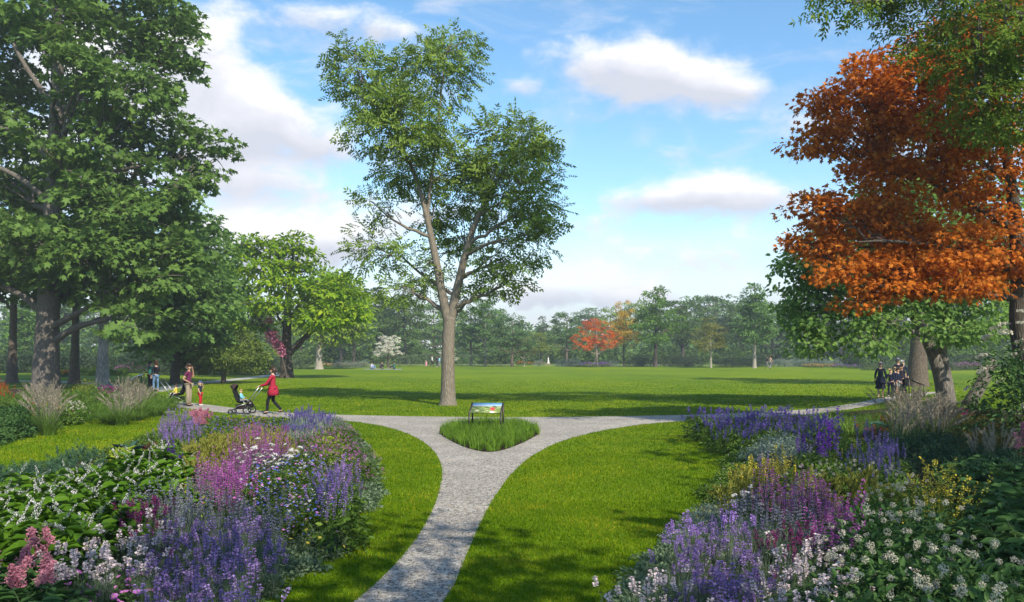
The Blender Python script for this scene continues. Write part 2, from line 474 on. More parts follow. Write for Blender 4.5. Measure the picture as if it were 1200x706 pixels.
def strip_path(pts, w, z=.004):
    p = np.array(pts, float)
    for _ in range(3):
        q = np.concatenate([[p[0]], np.stack([.75 * p[:-1] + .25 * p[1:], .25 * p[:-1] + .75 * p[1:]], 1).reshape(-1, 2), [p[-1]]]); p = q
    t = unit(np.gradient(p, axis=0)); n = np.stack([-t[:, 1], t[:, 0]], 1) * w / 2
    mb = MB(); k = len(p)
    V = np.concatenate([np.concatenate([p - n, p + n]), np.full((2 * k, 1), z)], 1)
    i = np.arange(k - 1)
    mb.add(V, np.stack([i, i + 1, i + 1 + k, i + k], 1))
    return mb


far_path_m = plain('pale_path', (.36, .35, .33), rough=.9, scale=30)
for pts, w in (([G(172, 459.5), G(200, 454), G(240, 448.5), G(285, 444), G(325, 439.5), G(330, 437), G(300, 436)], 1.7), ([G(-60, 446), G(60, 447), G(130, 451), G(172, 459.3)], 1.6),
               ([(-60, 150), (-20, 152), (25, 150), (70, 152), (120, 140)], 2.6), ([(-95, 100), (-70, 108), (-45, 125), (-25, 140)], 2.2)):
    obj('garden_path', strip_path(pts, w, .006).mesh('garden_path', far_path_m), kind='structure')

# loose stones lying on the near part of the path
peb_m = leafmat('loose_stone', (.06, .058, .055), (.30, .27, .23), (.58, .54, .48), trans=0.0, rough=.8, spec=.2)
n = 60000
x = rng.uniform(-4.5, 3.0, n); y = rng.uniform(5.4, 17, n)
k = in_poly(x + rng.normal(size=n) * .012, y + rng.normal(size=n) * .012, path_w) & (rng.uniform(size=n) < np.clip(1.25 - y / 15, .12, 1)); x, y = x[k], y[k]; n = len(x)
r = rng.uniform(.005, .013, n); st_ = rng.uniform(.7, 1.4, (n, 3)) * r[:, None] * [1, 1, .6]
oc = np.array([(1, 0, 0), (0, 1, 0), (-1, 0, 0), (0, -1, 0), (.1, .1, 1), (0, 0, -.6)]); a = rng.uniform(0, 6.28, n)
q = oc[None] * st_[:, None]; ca, sa = np.cos(a)[:, None], np.sin(a)[:, None]
V = np.stack([q[..., 0] * ca - q[..., 1] * sa + x[:, None], q[..., 0] * sa + q[..., 1] * ca + y[:, None], q[..., 2] + .004 + r[:, None] * .25], -1)
tr = np.array([(0, 1, 4), (1, 2, 4), (2, 3, 4), (3, 0, 4), (1, 0, 5), (2, 1, 5), (3, 2, 5), (0, 3, 5)])
mb = MB(); mb.add(V.reshape(-1, 3), ((np.arange(n) * 6)[:, None, None] + tr[None]).reshape(-1, 3))
obj('loose_gravel', mb.mesh('loose_gravel', peb_m), kind='stuff', label='loose grey and tan stones lying on the gravel path')

# ------------------------------------------------------------------ turf blades on the near lawn
gmat = leafmat('grass_blade', (.040, .098, .001), (.131, .226, .001), (.36, .33, .02), trans=.35, rough=.6, spec=.08, patch=1.5)
mb = MB()
for d0, d1, rho, hh, ww in ((5.6, 8.5, 5200, .042, .0060), (8.5, 12, 2900, .044, .0085), (12, 18, 1250, .046, .012), (18, 27, 520, .05, .018), (27, 42, 170, .055, .03), (42, 74, 60, .05, .045)):
    hw = d1 * .66
    n = int(rho * (d1 - d0) * 2 * hw)
    x = rng.uniform(-hw, hw, n); y = rng.uniform(d0, d1, n)
    k = (rng.uniform(size=n) < np.clip((74 - y) / 44, 0, 1)) & (np.abs(x) < y * .655 + .3) & ~in_poly(x + rng.normal(size=n) * .018, y + rng.normal(size=n) * .018, path_w) & ~in_poly(x, y, lbed_w) & ~in_poly(x, y, rbed_w) & ~in_poly(x, y, fbed_w)
    x, y = x[k], y[k]; n = len(x)
    blades(mb, np.stack([x, y, np.zeros(n)], 1), rng.uniform(0, 6.28, n), hh * rng.uniform(.45, 1.15, n), rng.uniform(.1, 1.0, n), ww * rng.uniform(.7, 1.2, n), segs=2)
obj('lawn_grass', mb.mesh('lawn_grass', gmat), kind='stuff', label='short bright green mown grass blades covering the lawn')

# ------------------------------------------------------------------ trees
BARK = {
    'tan': bark('bark_tan', (.125, .105, .082), (.245, .21, .168)),
    'grey': bark('bark_grey', (.075, .066, .058), (.20, .175, .15)),
    'brown': bark('bark_brown', (.065, .05, .04), (.17, .135, .105)),
    'dark': bark('bark_dark', (.04, .034, .028), (.11, .09, .075)),
    'mottled': bark('bark_mottled', (.10, .10, .10), (.30, .30, .29), .7, (.42, .42, .40)),
    'pale': bark('bark_pale', (.22, .19, .15), (.38, .34, .28)),
}
leafk = lambda n, *c, **k: leafmat(n, *[(min(.8, q[0] * 1.64), min(.7, q[1] * 1.46), q[2] * 1.0) for q in c], **k)
LM = {
    'ash': leafk('leaf_ash', (.056, .110, .022), (.112, .192, .042), (.22, .30, .11), trans=.38, spec=.12),
    'maple': leafk('leaf_maple', (.046, .100, .030), (.094, .172, .052), (.155, .24, .075), trans=.38, spec=.12),
    'maple_blue': leafk('leaf_maple_blue', (.050, .120, .042), (.095, .185, .068), (.14, .24, .09), trans=.38, spec=.12),
    'lime': leafk('leaf_lime', (.048, .135, .008), (.120, .225, .012), (.205, .295, .02), trans=.4, spec=.12),
    'lime2': leafk('leaf_lime_soft', (.080, .160, .020), (.15, .235, .034), (.22, .29, .06), trans=.38, spec=.12),
    'redbud': leafk('leaf_broad', (.072, .155, .048), (.135, .245, .080), (.24, .35, .15), trans=.46, spec=.15),
    'orange': leafk('leaf_orange', (.20, .056, .008), (.34, .112, .016), (.44, .20, .045), trans=.45, spec=.1),
    'honey': leafk('leaf_green_corner', (.040, .085, .014), (.080, .150, .026), (.14, .21, .045), trans=.38, spec=.12),
    'bluegreen': leafk('leaf_bluegreen', (.045, .100, .046), (.085, .155, .070), (.13, .205, .10), trans=.35, spec=.1),
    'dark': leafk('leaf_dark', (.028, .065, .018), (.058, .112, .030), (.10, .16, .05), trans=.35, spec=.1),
    'green': leafk('leaf_green', (.045, .110, .022), (.090, .180, .038), (.15, .24, .06), trans=.35, spec=.1),
    'yellowgreen': leafk('leaf_yellowgreen', (.07, .13, .012), (.15, .215, .026), (.25, .29, .05), trans=.38, spec=.1),
    'olive': leafk('leaf_olive', (.080, .105, .030), (.150, .170, .052), (.21, .225, .08), trans=.35, spec=.1),
    'gold': leafk('leaf_gold', (.22, .17, .03), (.36, .27, .06), (.44, .35, .10), trans=.38, spec=.1),
    'red': leafk('leaf_red', (.30, .060, .010), (.45, .12, .018), (.50, .22, .04), trans=.42, spec=.1),
    'whiteb': leafmat('blossom_white', (.60, .57, .46), (.78, .75, .66), (.84, .82, .76), spec=.1),
    'pinkb': leafmat('blossom_pink', (.45, .13, .25), (.62, .22, .38), (.72, .36, .5), spec=.1),
    'pine': leafk('leaf_pine', (.028, .060, .030), (.052, .095, .048), (.08, .13, .07), spec=.1),
    'yew': leafk('leaf_yew', (.045, .085, .024), (.090, .140, .036), (.15, .19, .06), spec=.1),
}


def bez(a, c, b, n):
    t = np.linspace(0, 1, n)[:, None]
    return (1 - t) ** 2 * a + 2 * t * (1 - t) * c + t * t * b


def ell_pts(n, c, r, r_in=.45, rr=rng):
    u = rnd_dirs(n, rr) * (rr.uniform(r_in ** 3, 1, n) ** (1 / 3))[:, None]
    return np.asarray(c) + u * np.asarray(r), u


def crown_leaves(mb, C, U, per, rc, L, Wr, shape, flat=.45, droop=.25, up=.75, pinnate=0, sun=.0):
    """a spray of leaves at every cluster point C; U is the outward direction there"""
    n = len(C) * per
    Cc = np.repeat(C, per, 0); Uo = np.repeat(unit(U), per, 0)
    off = rnd_dirs(n) * (rng.uniform(0.05, 1, n) ** .5)[:, None] * rc
    off[:, 2] *= flat
    off[:, 2] -= (off[:, 0] ** 2 + off[:, 1] ** 2) * droop / rc
    T = unit(off + Uo * rc * .5 + rng.normal(size=(n, 3)) * rc * .35)
    T[:, 2] -= droop
    nb = np.repeat(rng.normal(size=(len(C), 3)) * .45, per, 0)
    N = np.array([0, 0, up]) + Uo * .45 + nb + rng.normal(size=(n, 3)) * .38
    P = Cc + off
    LL = L * rng.uniform(.65, 1.2, n)
    if not pinnate:
        leaves(mb, P, T, N, LL, LL * Wr, shape)
        return
    T = unit(T); N = unit(N); B = unit(np.cross(N, T))
    k = pinnate                                          # leaflet pairs along a rachis
    for i in range(k):
        s = (i + .6) / k
        Q = P + T * (LL * s)[:, None]
        for sg in (-1, 1):
            leaves(mb, Q, B * sg + T * .75 + rng.normal(size=(n, 3)) * .12, N, LL * .36, LL * .36 * Wr, shape)
    leaves(mb, P + T * LL[:, None] * .95, T, N, LL * .36, LL * .36 * Wr, shape)


def trunk_branches(tm, trunk, lobes, centers, twig_r=.02, twigs=14, limb_share=.42, sides=12):
    """trunk polylines [(x,y,z,r)...] lists; a limb to every lobe, twigs to its clusters"""
    nodes = []
    for tr in trunk:
        tr = np.array(tr, float); q = tr
        for _ in range(2):
            q = np.concatenate([[q[0]], np.stack([.75 * q[:-1] + .25 * q[1:], .25 * q[:-1] + .75 * q[1:]], 1).reshape(-1, 4), [q[-1]]])
        tube(tm, q[:, :3], q[:, 3], sides)
        nodes.append(q)
    nodes = np.concatenate(nodes)
    for (c, r), cl in zip(lobes, centers):
        c = np.asarray(c, float)
        dz = c[2] - nodes[:, 2]
        hd = np.linalg.norm(nodes[:, :2] - c[:2], axis=1)
        cost = np.abs(dz - .55 * hd) + .55 * hd + (nodes[:, 2] < nodes[0, 2] + 1.5) * 3
        s = nodes[int(np.argmin(cost))]
        ln = np.linalg.norm(c - s[:3])
        mid = .5 * (s[:3] + c) + np.array([0, 0, -.10 * ln]) + rng.normal(size=3) * .05 * ln
        limb = bez(s[:3], mid, c, 9)
        limb[1:-1] += rng.normal(size=(7, 3)) * .02 * ln
        r0 = min(s[3] * .62, .10 + .018 * ln)
        tube(tm, limb, np.linspace(r0, max(.02, r0 * .22), 9), 7, cap=False)
        pick = cl[rng.permutation(len(cl))[:twigs]]
        for t in pick:
            i = rng.integers(3, 9); a = limb[i]; l2 = np.linalg.norm(t - a)
            m_ = .5 * (a + t) + rng.normal(size=3) * .08 * l2 + np.array([0, 0, .08 * l2])
            tube(tm, bez(a, m_, t, 5), np.linspace(max(twig_r, r0 * (1 - i / 9) * .45), twig_r * .35, 5), 4, cap=False)


def tree(name, label, cat, base, trunk, lobes, n_cl, per, rc, L, Wr, shape, leaf, barkm, group=None, twigs=14, twig_r=.02, pinnate=0, r_in=.5, flare=1.5,
         flat=.45, droop=.25, up=.75, sides=12, crown='crown'):
    base = np.asarray(base, float)
    root = obj(name, None, loc=tuple(base), label=label, cat=cat, group=group)
    root.empty_display_size = .3
    tr2 = []
    for i, t in enumerate(trunk):
        t = [list(q) for q in t]
        if i == 0 and flare:
            x, y, z, r = t[0]
            t = [[x, y, z - .05, r * flare], [x, y, z + r * .55, r * (1 + (flare - 1) * .45)], [x, y, z + r * 1.5, r * 1.08]] + t[1:]
        tr2.append([[q[0] - base[0], q[1] - base[1], q[2] - base[2], q[3]] for q in t])
    lb = [(np.asarray(c) - base, r) for c, r, *_ in lobes]
    vol = np.array([np.prod(r) ** (2 / 3) * (l[2] if len(l) > 2 else 1) for l, (_, r) in zip(lobes, lb)]); vol /= vol.sum()
    mbl = MB(); cents = []
    for (c, r), s in zip(lb, vol):
        k = max(3, int(round(n_cl * s)))
        C, U = ell_pts(k, c, r, r_in)
        cents.append(C)
        U = U + np.array([0, 0, .15])
        crown_leaves(mbl, C, U, per, rc, L, Wr, shape, flat, droop, up, pinnate)
    tm = MB()
    trunk_branches(tm, tr2, lb, cents, twig_r, twigs, sides=sides)
    obj('trunk', tm.mesh(name + '_trunk', BARK[barkm], True), root)
    obj(crown, mbl.mesh(name + '_crown', LM[leaf]), root)
    return root


def lob(d, rows, depth=.85):
    """crown lobes given as seen in the photo at distance d (+ own offset)"""
    out_ = []
    for row in rows:
        px, py, rx, ry = row[:4]; dd = d + (row[4] if len(row) > 4 else 0); w = row[5] if len(row) > 5 else 1
        out_.append((P3(px, py, dd), (rx * dd / F_PX, max(rx, ry) * depth * dd / F_PX, ry * dd / F_PX), w))
    return out_


def tline(d, rows):
    out_ = []
    for px, py, r, *o in rows:
        dd = d + (o[0] if o else 0)
        p = P3(px, py, dd)
        out_.append((p[0], p[1], max(p[2], 0.0), r * dd / F_PX))
    return out_


# the young tree in the middle
d = G(525, 475)[1]
tree('ash_tree', 'slender young tree with forked tan trunk standing alone on the lawn behind the sign', 'tree', (*G(525, 475), 0),
     [tline(d, [(525, 475, 8.2), (525, 440, 7.8), (525, 400, 7.4), (527, 372, 7.0)]),
      tline(d, [(526, 380, 6.0), (518, 345, 5.0), (511, 305, 4.4), (502, 262, 3.4), (493, 225, 2.6), (478, 185, 1.8), (450, 130, 1.2), (425, 90, .7)]),
      tline(d, [(527, 380, 6.0), (534, 345, 5.0), (545, 300, 4.2), (556, 262, 3.2), (575, 225, 2.2), (600, 185, 1.4)]),
      tline(d, [(511, 305, 2.6), (499, 262, 2.0), (507, 200, 1.6), (515, 130, 1.0), (520, 80, .6)]),
      tline(d, [(545, 300, 2.6), (572, 285, 1.8, -1), (594, 280, 1.2, -2)]),
      tline(d, [(530, 345, 2.4), (497, 325, 1.6, 1), (470, 300, 1.0, 2)])],
     lob(d, [(416, 90, 26, 46, 0, .9), (440, 130, 38, 46), (505, 88, 52, 52, 1), (525, 55, 26, 28, 0, .7), (470, 150, 58, 46, -1, 1.15), (480, 190, 48, 36, 1),
             (600, 168, 50, 46, 0, 1.1), (608, 215, 48, 54, -1, 1.1), (565, 222, 44, 46, 1, 1.0), (632, 240, 24, 38, 0, .8), (530, 195, 26, 34, 2, .8),
             (437, 238, 28, 14, 0, .6), (444, 290, 34, 28, 1, .9), (507, 240, 26, 26, 2, .9), (520, 298, 26, 20, 2, .7), (592, 300, 34, 24, 0, .9), (540, 270, 24, 22, 2, .6),
             (498, 322, 30, 16, 1, .7), (590, 330, 36, 16, 0, .8), (475, 335, 30, 14, 1, .6), (548, 350, 30, 10, 2, .5), (625, 275, 22, 30, 0, .6), (415, 60, 12, 20, 0, .4)], .75),
     n_cl=440, per=13, rc=.58, L=.50, Wr=.44, shape='diamond', leaf='ash', barkm='tan', pinnate=4, twigs=12, twig_r=.022, flare=1.42, r_in=.3)

# the big maple by the far-side bed
d = G(55, 456)[1]
tree('maple_tree', 'huge green maple with broad grey trunk rising out of the plume grass bed', 'tree', (*G(55, 456), 0),
     [tline(d, [(54, 456, 13.5), (55, 400, 13), (58, 330, 11.5), (62, 240, 9.5), (66, 150, 8), (68, 70, 6.5), (66, -20, 5), (64, -120, 3)]),
      tline(d, [(56, 372, 5), (20, 340, 3.6), (-40, 325, 2.4)]), tline(d, [(58, 385, 4.2), (95, 365, 3.4, -2), (120, 353, 2.4, -3)]),
      tline(d, [(60, 402, 4.2), (90, 382, 3.6, -1), (128, 374, 2.4, -3)]), tline(d, [(62, 240, 4), (20, 205, 3), (-20, 190, 2)]),
      tline(d, [(64, 190, 4), (25, 155, 3), (0, 150, 2)]), tline(d, [(66, 150, 4), (95, 110, 3), (130, 70, 2)]), tline(d, [(62, 225, 4), (100, 210, 3, -2), (160, 195, 2, -3)]),
      tline(d, [(67, 130, 3.5), (30, 80, 2.5), (10, 40, 2)]), tline(d, [(62, 280, 3.6), (90, 262, 3, -2), (130, 250, 2, -3)])],
     lob(d, [(70, -110, 150, 70), (0, -20, 80, 60), (130, -20, 90, 50), (190, 25, 46, 40, 0, 1.1), (205, 60, 32, 38), (215, 55, 26, 26), (165, 75, 44, 40), (110, 40, 60, 50, 3), (10, 60, 60, 50, 3),
             (130, 110, 60, 36, -2), (175, 140, 50, 34), (230, 172, 40, 22), (255, 188, 22, 18), (200, 160, 46, 30), (120, 170, 50, 36, -3), (170, 215, 60, 34, -2), (215, 235, 34, 30), (225, 205, 30, 20),
             (20, 130, 40, 40, 4), (5, 205, 36, 32, 3), (140, 250, 70, 32, -3), (200, 265, 44, 34), (60, 285, 60, 28, -5, 1.1), (10, 280, 46, 34, -3), (130, 290, 60, 30, -4), (190, 300, 44, 30, -2),
             (25, 245, 40, 26, 3), (95, 220, 30, 26, -5), (20, 320, 50, 20, 2), (110, 320, 60, 18, 3), (170, 340, 50, 20, 2), (-60, 150, 60, 200), (-50, 310, 60, 40), (95, 120, 26, 22, 4), (160, 378, 44, 18, -6, .6), (130, 345, 44, 14, -3), (185, 325, 44, 20, -4), (150, 362, 36, 13, -4, 1.2), (50, 55, 40, 26, -5), (90, 80, 34, 22, -5), (42, 165, 28, 18, -5), (150, 100, 50, 30, -4), (60, 10, 60, 30, -5), (100, 300, 40, 20, -6), (40, 340, 40, 14, 4), (215, 300, 30, 26, -2)], .9),
     n_cl=1500, per=26, rc=.95, L=.40, Wr=.95, shape='maple', leaf='maple', barkm='grey', twigs=8, twig_r=.035, flare=1.28, sides=20, up=.9, flat=.3)
d = 58.0
tree('maple_tree', 'bluish green maple whose low skirts hang just behind the two chatting women', 'tree', (*G(205, 452), 0),
     [tline(d, [(205, 452, 5), (208, 400, 4.6), (212, 330, 4), (216, 260, 2.5)])],
     lob(d, [(225, 265, 34, 30), (215, 300, 46, 30, -2), (250, 300, 34, 40), (235, 340, 46, 34, -3), (200, 340, 44, 30, -3), (255, 350, 30, 34), (215, 375, 46, 26, -4), (250, 385, 26, 24), (190, 390, 34, 20, -4), (175, 410, 26, 14, -5, .7), (235, 405, 30, 18, 0)], .8),
     n_cl=420, per=22, rc=.95, L=.36, Wr=.9, shape='maple', leaf='maple_blue', barkm='dark', twigs=6, twig_r=.03, up=.9, flat=.3, sides=12)
for px, by, r, bk, lb_, lf in ((14, 449, 5.5, 'brown', 'dark reddish-brown trunked tree standing behind the big maple', 'dark'), (87, 450, 5.6, 'brown', 'brown trunked tree just behind the grey maple trunk, crowded by its limbs', 'dark'),
                               (120, 456, 7.2, 'mottled', 'tree with a mottled pale grey trunk flaring at its foot', 'maple')):
    x, y = G(px, by)
    d = y
    tree('park_tree', lb_, 'tree', (x, y, 0), [tline(d, [(px, by, r), (px + 1, by - 40, r * .8), (px + 2, by - 90, r * .66), (px + 4, by - 200, r * .4), (px + 6, by - 320, r * .15)])],
         lob(d, [(px + 5, 250, 60, 60), (px - 30, 290, 50, 40), (px + 40, 280, 50, 40), (px, 180, 60, 60), (px + 30, 330, 40, 24), (px - 30, 335, 36, 20)], .7),
         n_cl=170, per=18, rc=1.2, L=.5, Wr=.8, shape='oval', leaf=lf, barkm=bk, twigs=5, twig_r=.04, flare=1.5, sides=14)

# lime-green tree and its neighbours
x, y = G(336, 443); d = y
tree('chestnut_tree', 'spreading lime-green sunlit tree with dark forked trunk behind the woman in red', 'tree', (x, y, 0),
     [tline(d, [(336, 443, 7), (335, 415, 6.2), (336, 395, 5.5), (338, 350, 4), (340, 310, 2)]), tline(d, [(335, 420, 4), (352, 400, 3.2), (370, 385, 2.2), (395, 372, 1.2)]),
      tline(d, [(335, 418, 4), (320, 395, 3), (300, 370, 2.2), (280, 345, 1.2)]), tline(d, [(337, 380, 3), (355, 350, 2.2), (385, 335, 1.2)])],
     lob(d, [(282, 286, 26, 14), (316, 294, 26, 12), (346, 284, 16, 13), (352, 302, 22, 14), (300, 313, 36, 11, -2), (272, 338, 28, 11, -2), (332, 332, 34, 11, -3), (312, 355, 40, 9, -4), (378, 340, 30, 11, -2),
             (395, 365, 34, 14, -2), (375, 375, 36, 12, -3), (400, 340, 26, 20), (345, 320, 22, 10), (262, 308, 18, 15), (290, 375, 34, 12, 0), (420, 362, 18, 12)], .9),
     n_cl=380, per=22, rc=1.0, L=.46, Wr=.55, shape='oval', leaf='lime', barkm='dark', twigs=7, twig_r=.04, flare=1.4, flat=.28, up=1.1)
x, y = G(374, 433); d = y
tree('park_tree', 'soft green rounded tree with a pale trunk rising behind the lime-green one', 'tree', (x, y, 0),
     [tline(d, [(374, 433, 4), (374, 405, 3.2), (376, 370, 2.6), (380, 330, 1.4)])],
     lob(d, [(385, 325, 22, 14), (400, 335, 24, 16), (380, 345, 34, 18), (412, 355, 22, 18), (395, 370, 36, 18), (365, 375, 26, 16), (415, 385, 20, 14), (390, 392, 30, 10)], .9),
     n_cl=210, per=24, rc=1.5, L=.6, Wr=.6, shape='oval', leaf='lime2', barkm='pale', twigs=5, twig_r=.06)
x, y = G(262, 449); d = y
tree('yew_tree', 'squat dark olive tree with a short trunk behind the toddler', 'tree', (x, y, 0),
     [tline(d, [(262, 449, 2.6), (262, 435, 2.3), (262, 410, 1.6), (262, 385, .8)])],
     lob(d, [(262, 388, 22, 8), (250, 400, 34, 12), (280, 402, 30, 12), (235, 415, 34, 12), (265, 418, 40, 12, -2), (295, 416, 26, 11), (240, 428, 30, 8), (285, 428, 34, 7), (215, 425, 18, 9)], .9),
     n_cl=300, per=26, rc=.55, L=.26, Wr=.45, shape='diamond', leaf='yew', barkm='brown', twigs=6, twig_r=.03, flat=.5)
d = G(330, 443.8)[1]
tree('blossom_tree', 'thin slanting pink blossom tree caught among the lime-green boughs', 'tree', (*G(336, 443.8), 0),
     [tline(d, [(336, 443.8, 1.4), (331, 420, 1.1), (324, 405, .8), (316, 392, .4)])],
     lob(d, [(321, 396, 6, 6), (326, 405, 5, 6), (317, 390, 4, 4), (330, 414, 3, 4), (314, 374, 4, 4)], .9),
     n_cl=60, per=16, rc=.34, L=.16, Wr=.9, shape='diamond', leaf='pinkb', barkm='dark', twigs=4)

# the group on the other side: broad-leaved tree, thick trunk, orange maple, corner tree
d = G(1106, 476)[1]
tree('redbud_tree', 'leaning two-stemmed tree with broad heart-shaped green leaves below the orange maple', 'tree', (*G(1106, 476), 0),
     [tline(d, [(1108, 476, 9.5), (1102, 440, 7.5), (1090, 405, 6.2), (1070, 370, 5), (1050, 330, 3.5), (1030, 290, 2)]),
      tline(d, [(1114, 473, 6.5, .3), (1110, 440, 5, .4), (1103, 405, 4.6, .5), (1105, 360, 4, 1), (1115, 310, 2.6, 1.5)]),
      tline(d, [(1082, 392, 4), (1060, 388, 3, -1), (1030, 372, 2, -2)]), tline(d, [(1070, 370, 3.6), (1020, 350, 2.4, -1), (975, 340, 1.4, -2)])],
     lob(d, [(935, 315, 30, 36, 0, .9), (965, 300, 40, 36, -1), (950, 350, 40, 24, -1), (1000, 265, 44, 34), (1040, 240, 50, 34), (1010, 320, 50, 36, -2), (985, 375, 50, 22, -2), (945, 375, 30, 16, -1), (960, 400, 30, 14, -2, .8),
             (1020, 400, 26, 12, -3, .7), (1050, 300, 54, 40), (1060, 345, 50, 26, -1), (1110, 330, 56, 34), (1140, 370, 50, 22), (1100, 280, 60, 40), (1150, 300, 50, 40), (1125, 385, 40, 14, -2), (1050, 380, 30, 12, -3, .7)], .85),
     n_cl=700, per=24, rc=.66, L=.21, Wr=.85, shape='oval', leaf='redbud', barkm='grey', twigs=8, twig_r=.02, flare=1.1, up=.6, droop=.45)
x, y = G(1075, 453); d = y
tree('oak_tree', 'tree with a very thick rough brown trunk standing behind the uniformed group', 'tree', (x, y, 0),
     [tline(d, [(1075, 453, 10.5), (1076, 420, 9.5), (1078, 380, 8.5), (1085, 300, 7), (1090, 200, 4), (1092, 100, 2)])],
     lob(d, [(1085, 260, 70, 50), (1040, 320, 60, 30), (1130, 320, 60, 34), (1090, 180, 70, 60), (1150, 250, 60, 60), (1180, 340, 50, 30)], .8),
     n_cl=240, per=18, rc=1.2, L=.5, Wr=.6, shape='oval', leaf='green', barkm='brown', twigs=5, twig_r=.04, flare=1.3, sides=16)
d = 22.0
tree('orange_maple', 'tall maple in burnt orange autumn leaf overhanging the flower bed', 'tree', (*G(1216, HY + F_PX * CAM_H / d), 0),
     [tline(d, [(1218, HY + F_PX * CAM_H / d, 13), (1205, 440, 11), (1192, 385, 9.5), (1195, 330, 9), (1190, 250, 7), (1175, 150, 4.5), (1150, 60, 2)]),
      tline(d, [(1194, 350, 5), (1130, 342, 3.4, -.5), (1070, 345, 2.2, -1), (1020, 342, 1.2, -1)]), tline(d, [(1192, 270, 5), (1130, 235, 2.8, -.3), (1075, 205, 1.4, 0)]),
      tline(d, [(1194, 320, 4.5), (1120, 290, 3, -1), (1040, 282, 2, -1.5), (1005, 284, 1, -1.5)])],
     lob(d, [(1025, 90, 40, 28), (1010, 120, 50, 30), (965, 120, 26, 14), (955, 165, 34, 16), (1000, 160, 50, 24), (1070, 110, 60, 44), (1080, 170, 64, 44), (1140, 110, 60, 60), (1150, 190, 60, 60), (1035, 205, 50, 22),
             (960, 245, 36, 18), (1000, 250, 50, 24), (950, 285, 32, 16), (1005, 290, 50, 24), (1060, 255, 50, 34), (1060, 310, 54, 24, -1), (1110, 290, 54, 34, -1), (1040, 335, 50, 12, -1), (1120, 335, 50, 14, -1),
             (1170, 290, 50, 50), (1110, 60, 50, 40), (1170, 40, 60, 40), (985, 315, 36, 12, -1), (1010, 355, 30, 8, -1, .7)], .8),
     n_cl=1300, per=26, rc=.48, L=.14, Wr=.95, shape='maple', leaf='orange', barkm='dark', twigs=8, twig_r=.012, flare=1.2, flat=.45, up=.55)
d = 19.0
tree('honey_locust', 'green leaved tree whose drooping boughs cover the orange maple top corner', 'tree', (16.5, 20.0, 0),
     [[(16.5, 20, 0, .36), (16.4, 20, 3, .3), (16.0, 20, 7, .24), (15.0, 20, 11, .17), (14, 20.5, 15, .08)], [(16.0, 20, 7, .16), (13.5, 19.5, 9.5, .1), (10.5, 19, 11, .05)],
      [(15.8, 20, 8, .16), (13.5, 21, 12, .1), (9, 25, 16.6, .05)]],
     lob(d, [(1100, 5, 50, 40), (1060, -30, 40, 40), (1020, -50, 60, 44), (1150, 60, 56, 50), (1190, 120, 60, 44), (1140, 110, 40, 34, 0, .8), (1180, 30, 60, 60), (1230, 80, 60, 90), (1120, 50, 40, 40), (1080, 30, 24, 26, 0, .7), (990, 2, 22, 9, -1, .9), (1020, -14, 26, 10, -1)], .9)
     + [((9, 25, 16.8), (3.4, 3.4, 2.0)), ((13, 26, 16.5), (3.6, 3.6, 2.6)), ((17, 25, 14.5), (3.4, 3.4, 3)), ((5.8, 25.5, 16.6), (2.6, 3, 1.5))],
     n_cl=820, per=20, rc=.6, L=.34, Wr=.42, shape='diamond', leaf='honey', barkm='grey', pinnate=3, twigs=7, twig_r=.012, flat=.3, up=1.0)

# trees standing behind the viewer, whose shade falls on the near lawn and beds
for i, (x, y, z, r) in enumerate(((4.6, -3.8, 10.5, 3.0), (11.5, -1.0, 10.5, 3.2), (13.0, 6.5, 11.0, 3.0), (16.0, 1.5, 10.5, 3.4))):
    tree('park_tree', ('shade tree standing behind the viewpoint near the path', 'shade tree standing behind the viewpoint beside the orange maple bed', 'tall shade tree beside the orange maple bed, beyond its cream shrubs', 'tall shade tree standing out beyond the corner of the orange maple bed')[i], 'tree', (x, y, 0),
         [[(x, y, 0, .3), (x, y, 4, .24), (x + .2, y, 8, .16), (x + .2, y, z + 1, .06)]],
         [((x, y, z), (r, r, r * .8)), ((x - r * .7, y + .4, z - .8), (r * .7, r * .7, r * .5)), ((x + r * .7, y - .5, z + .4), (r * .7, r * .8, r * .6)), ((x, y + r * .6, z + 1), (r * .7, r * .6, r * .6))],
         n_cl=120, per=15, rc=.75, L=.30, Wr=.6, shape='oval', leaf='green', barkm='grey', twigs=6)

# ------------------------------------------------------------------ trees round the far edge of the lawn
ARCH = {}


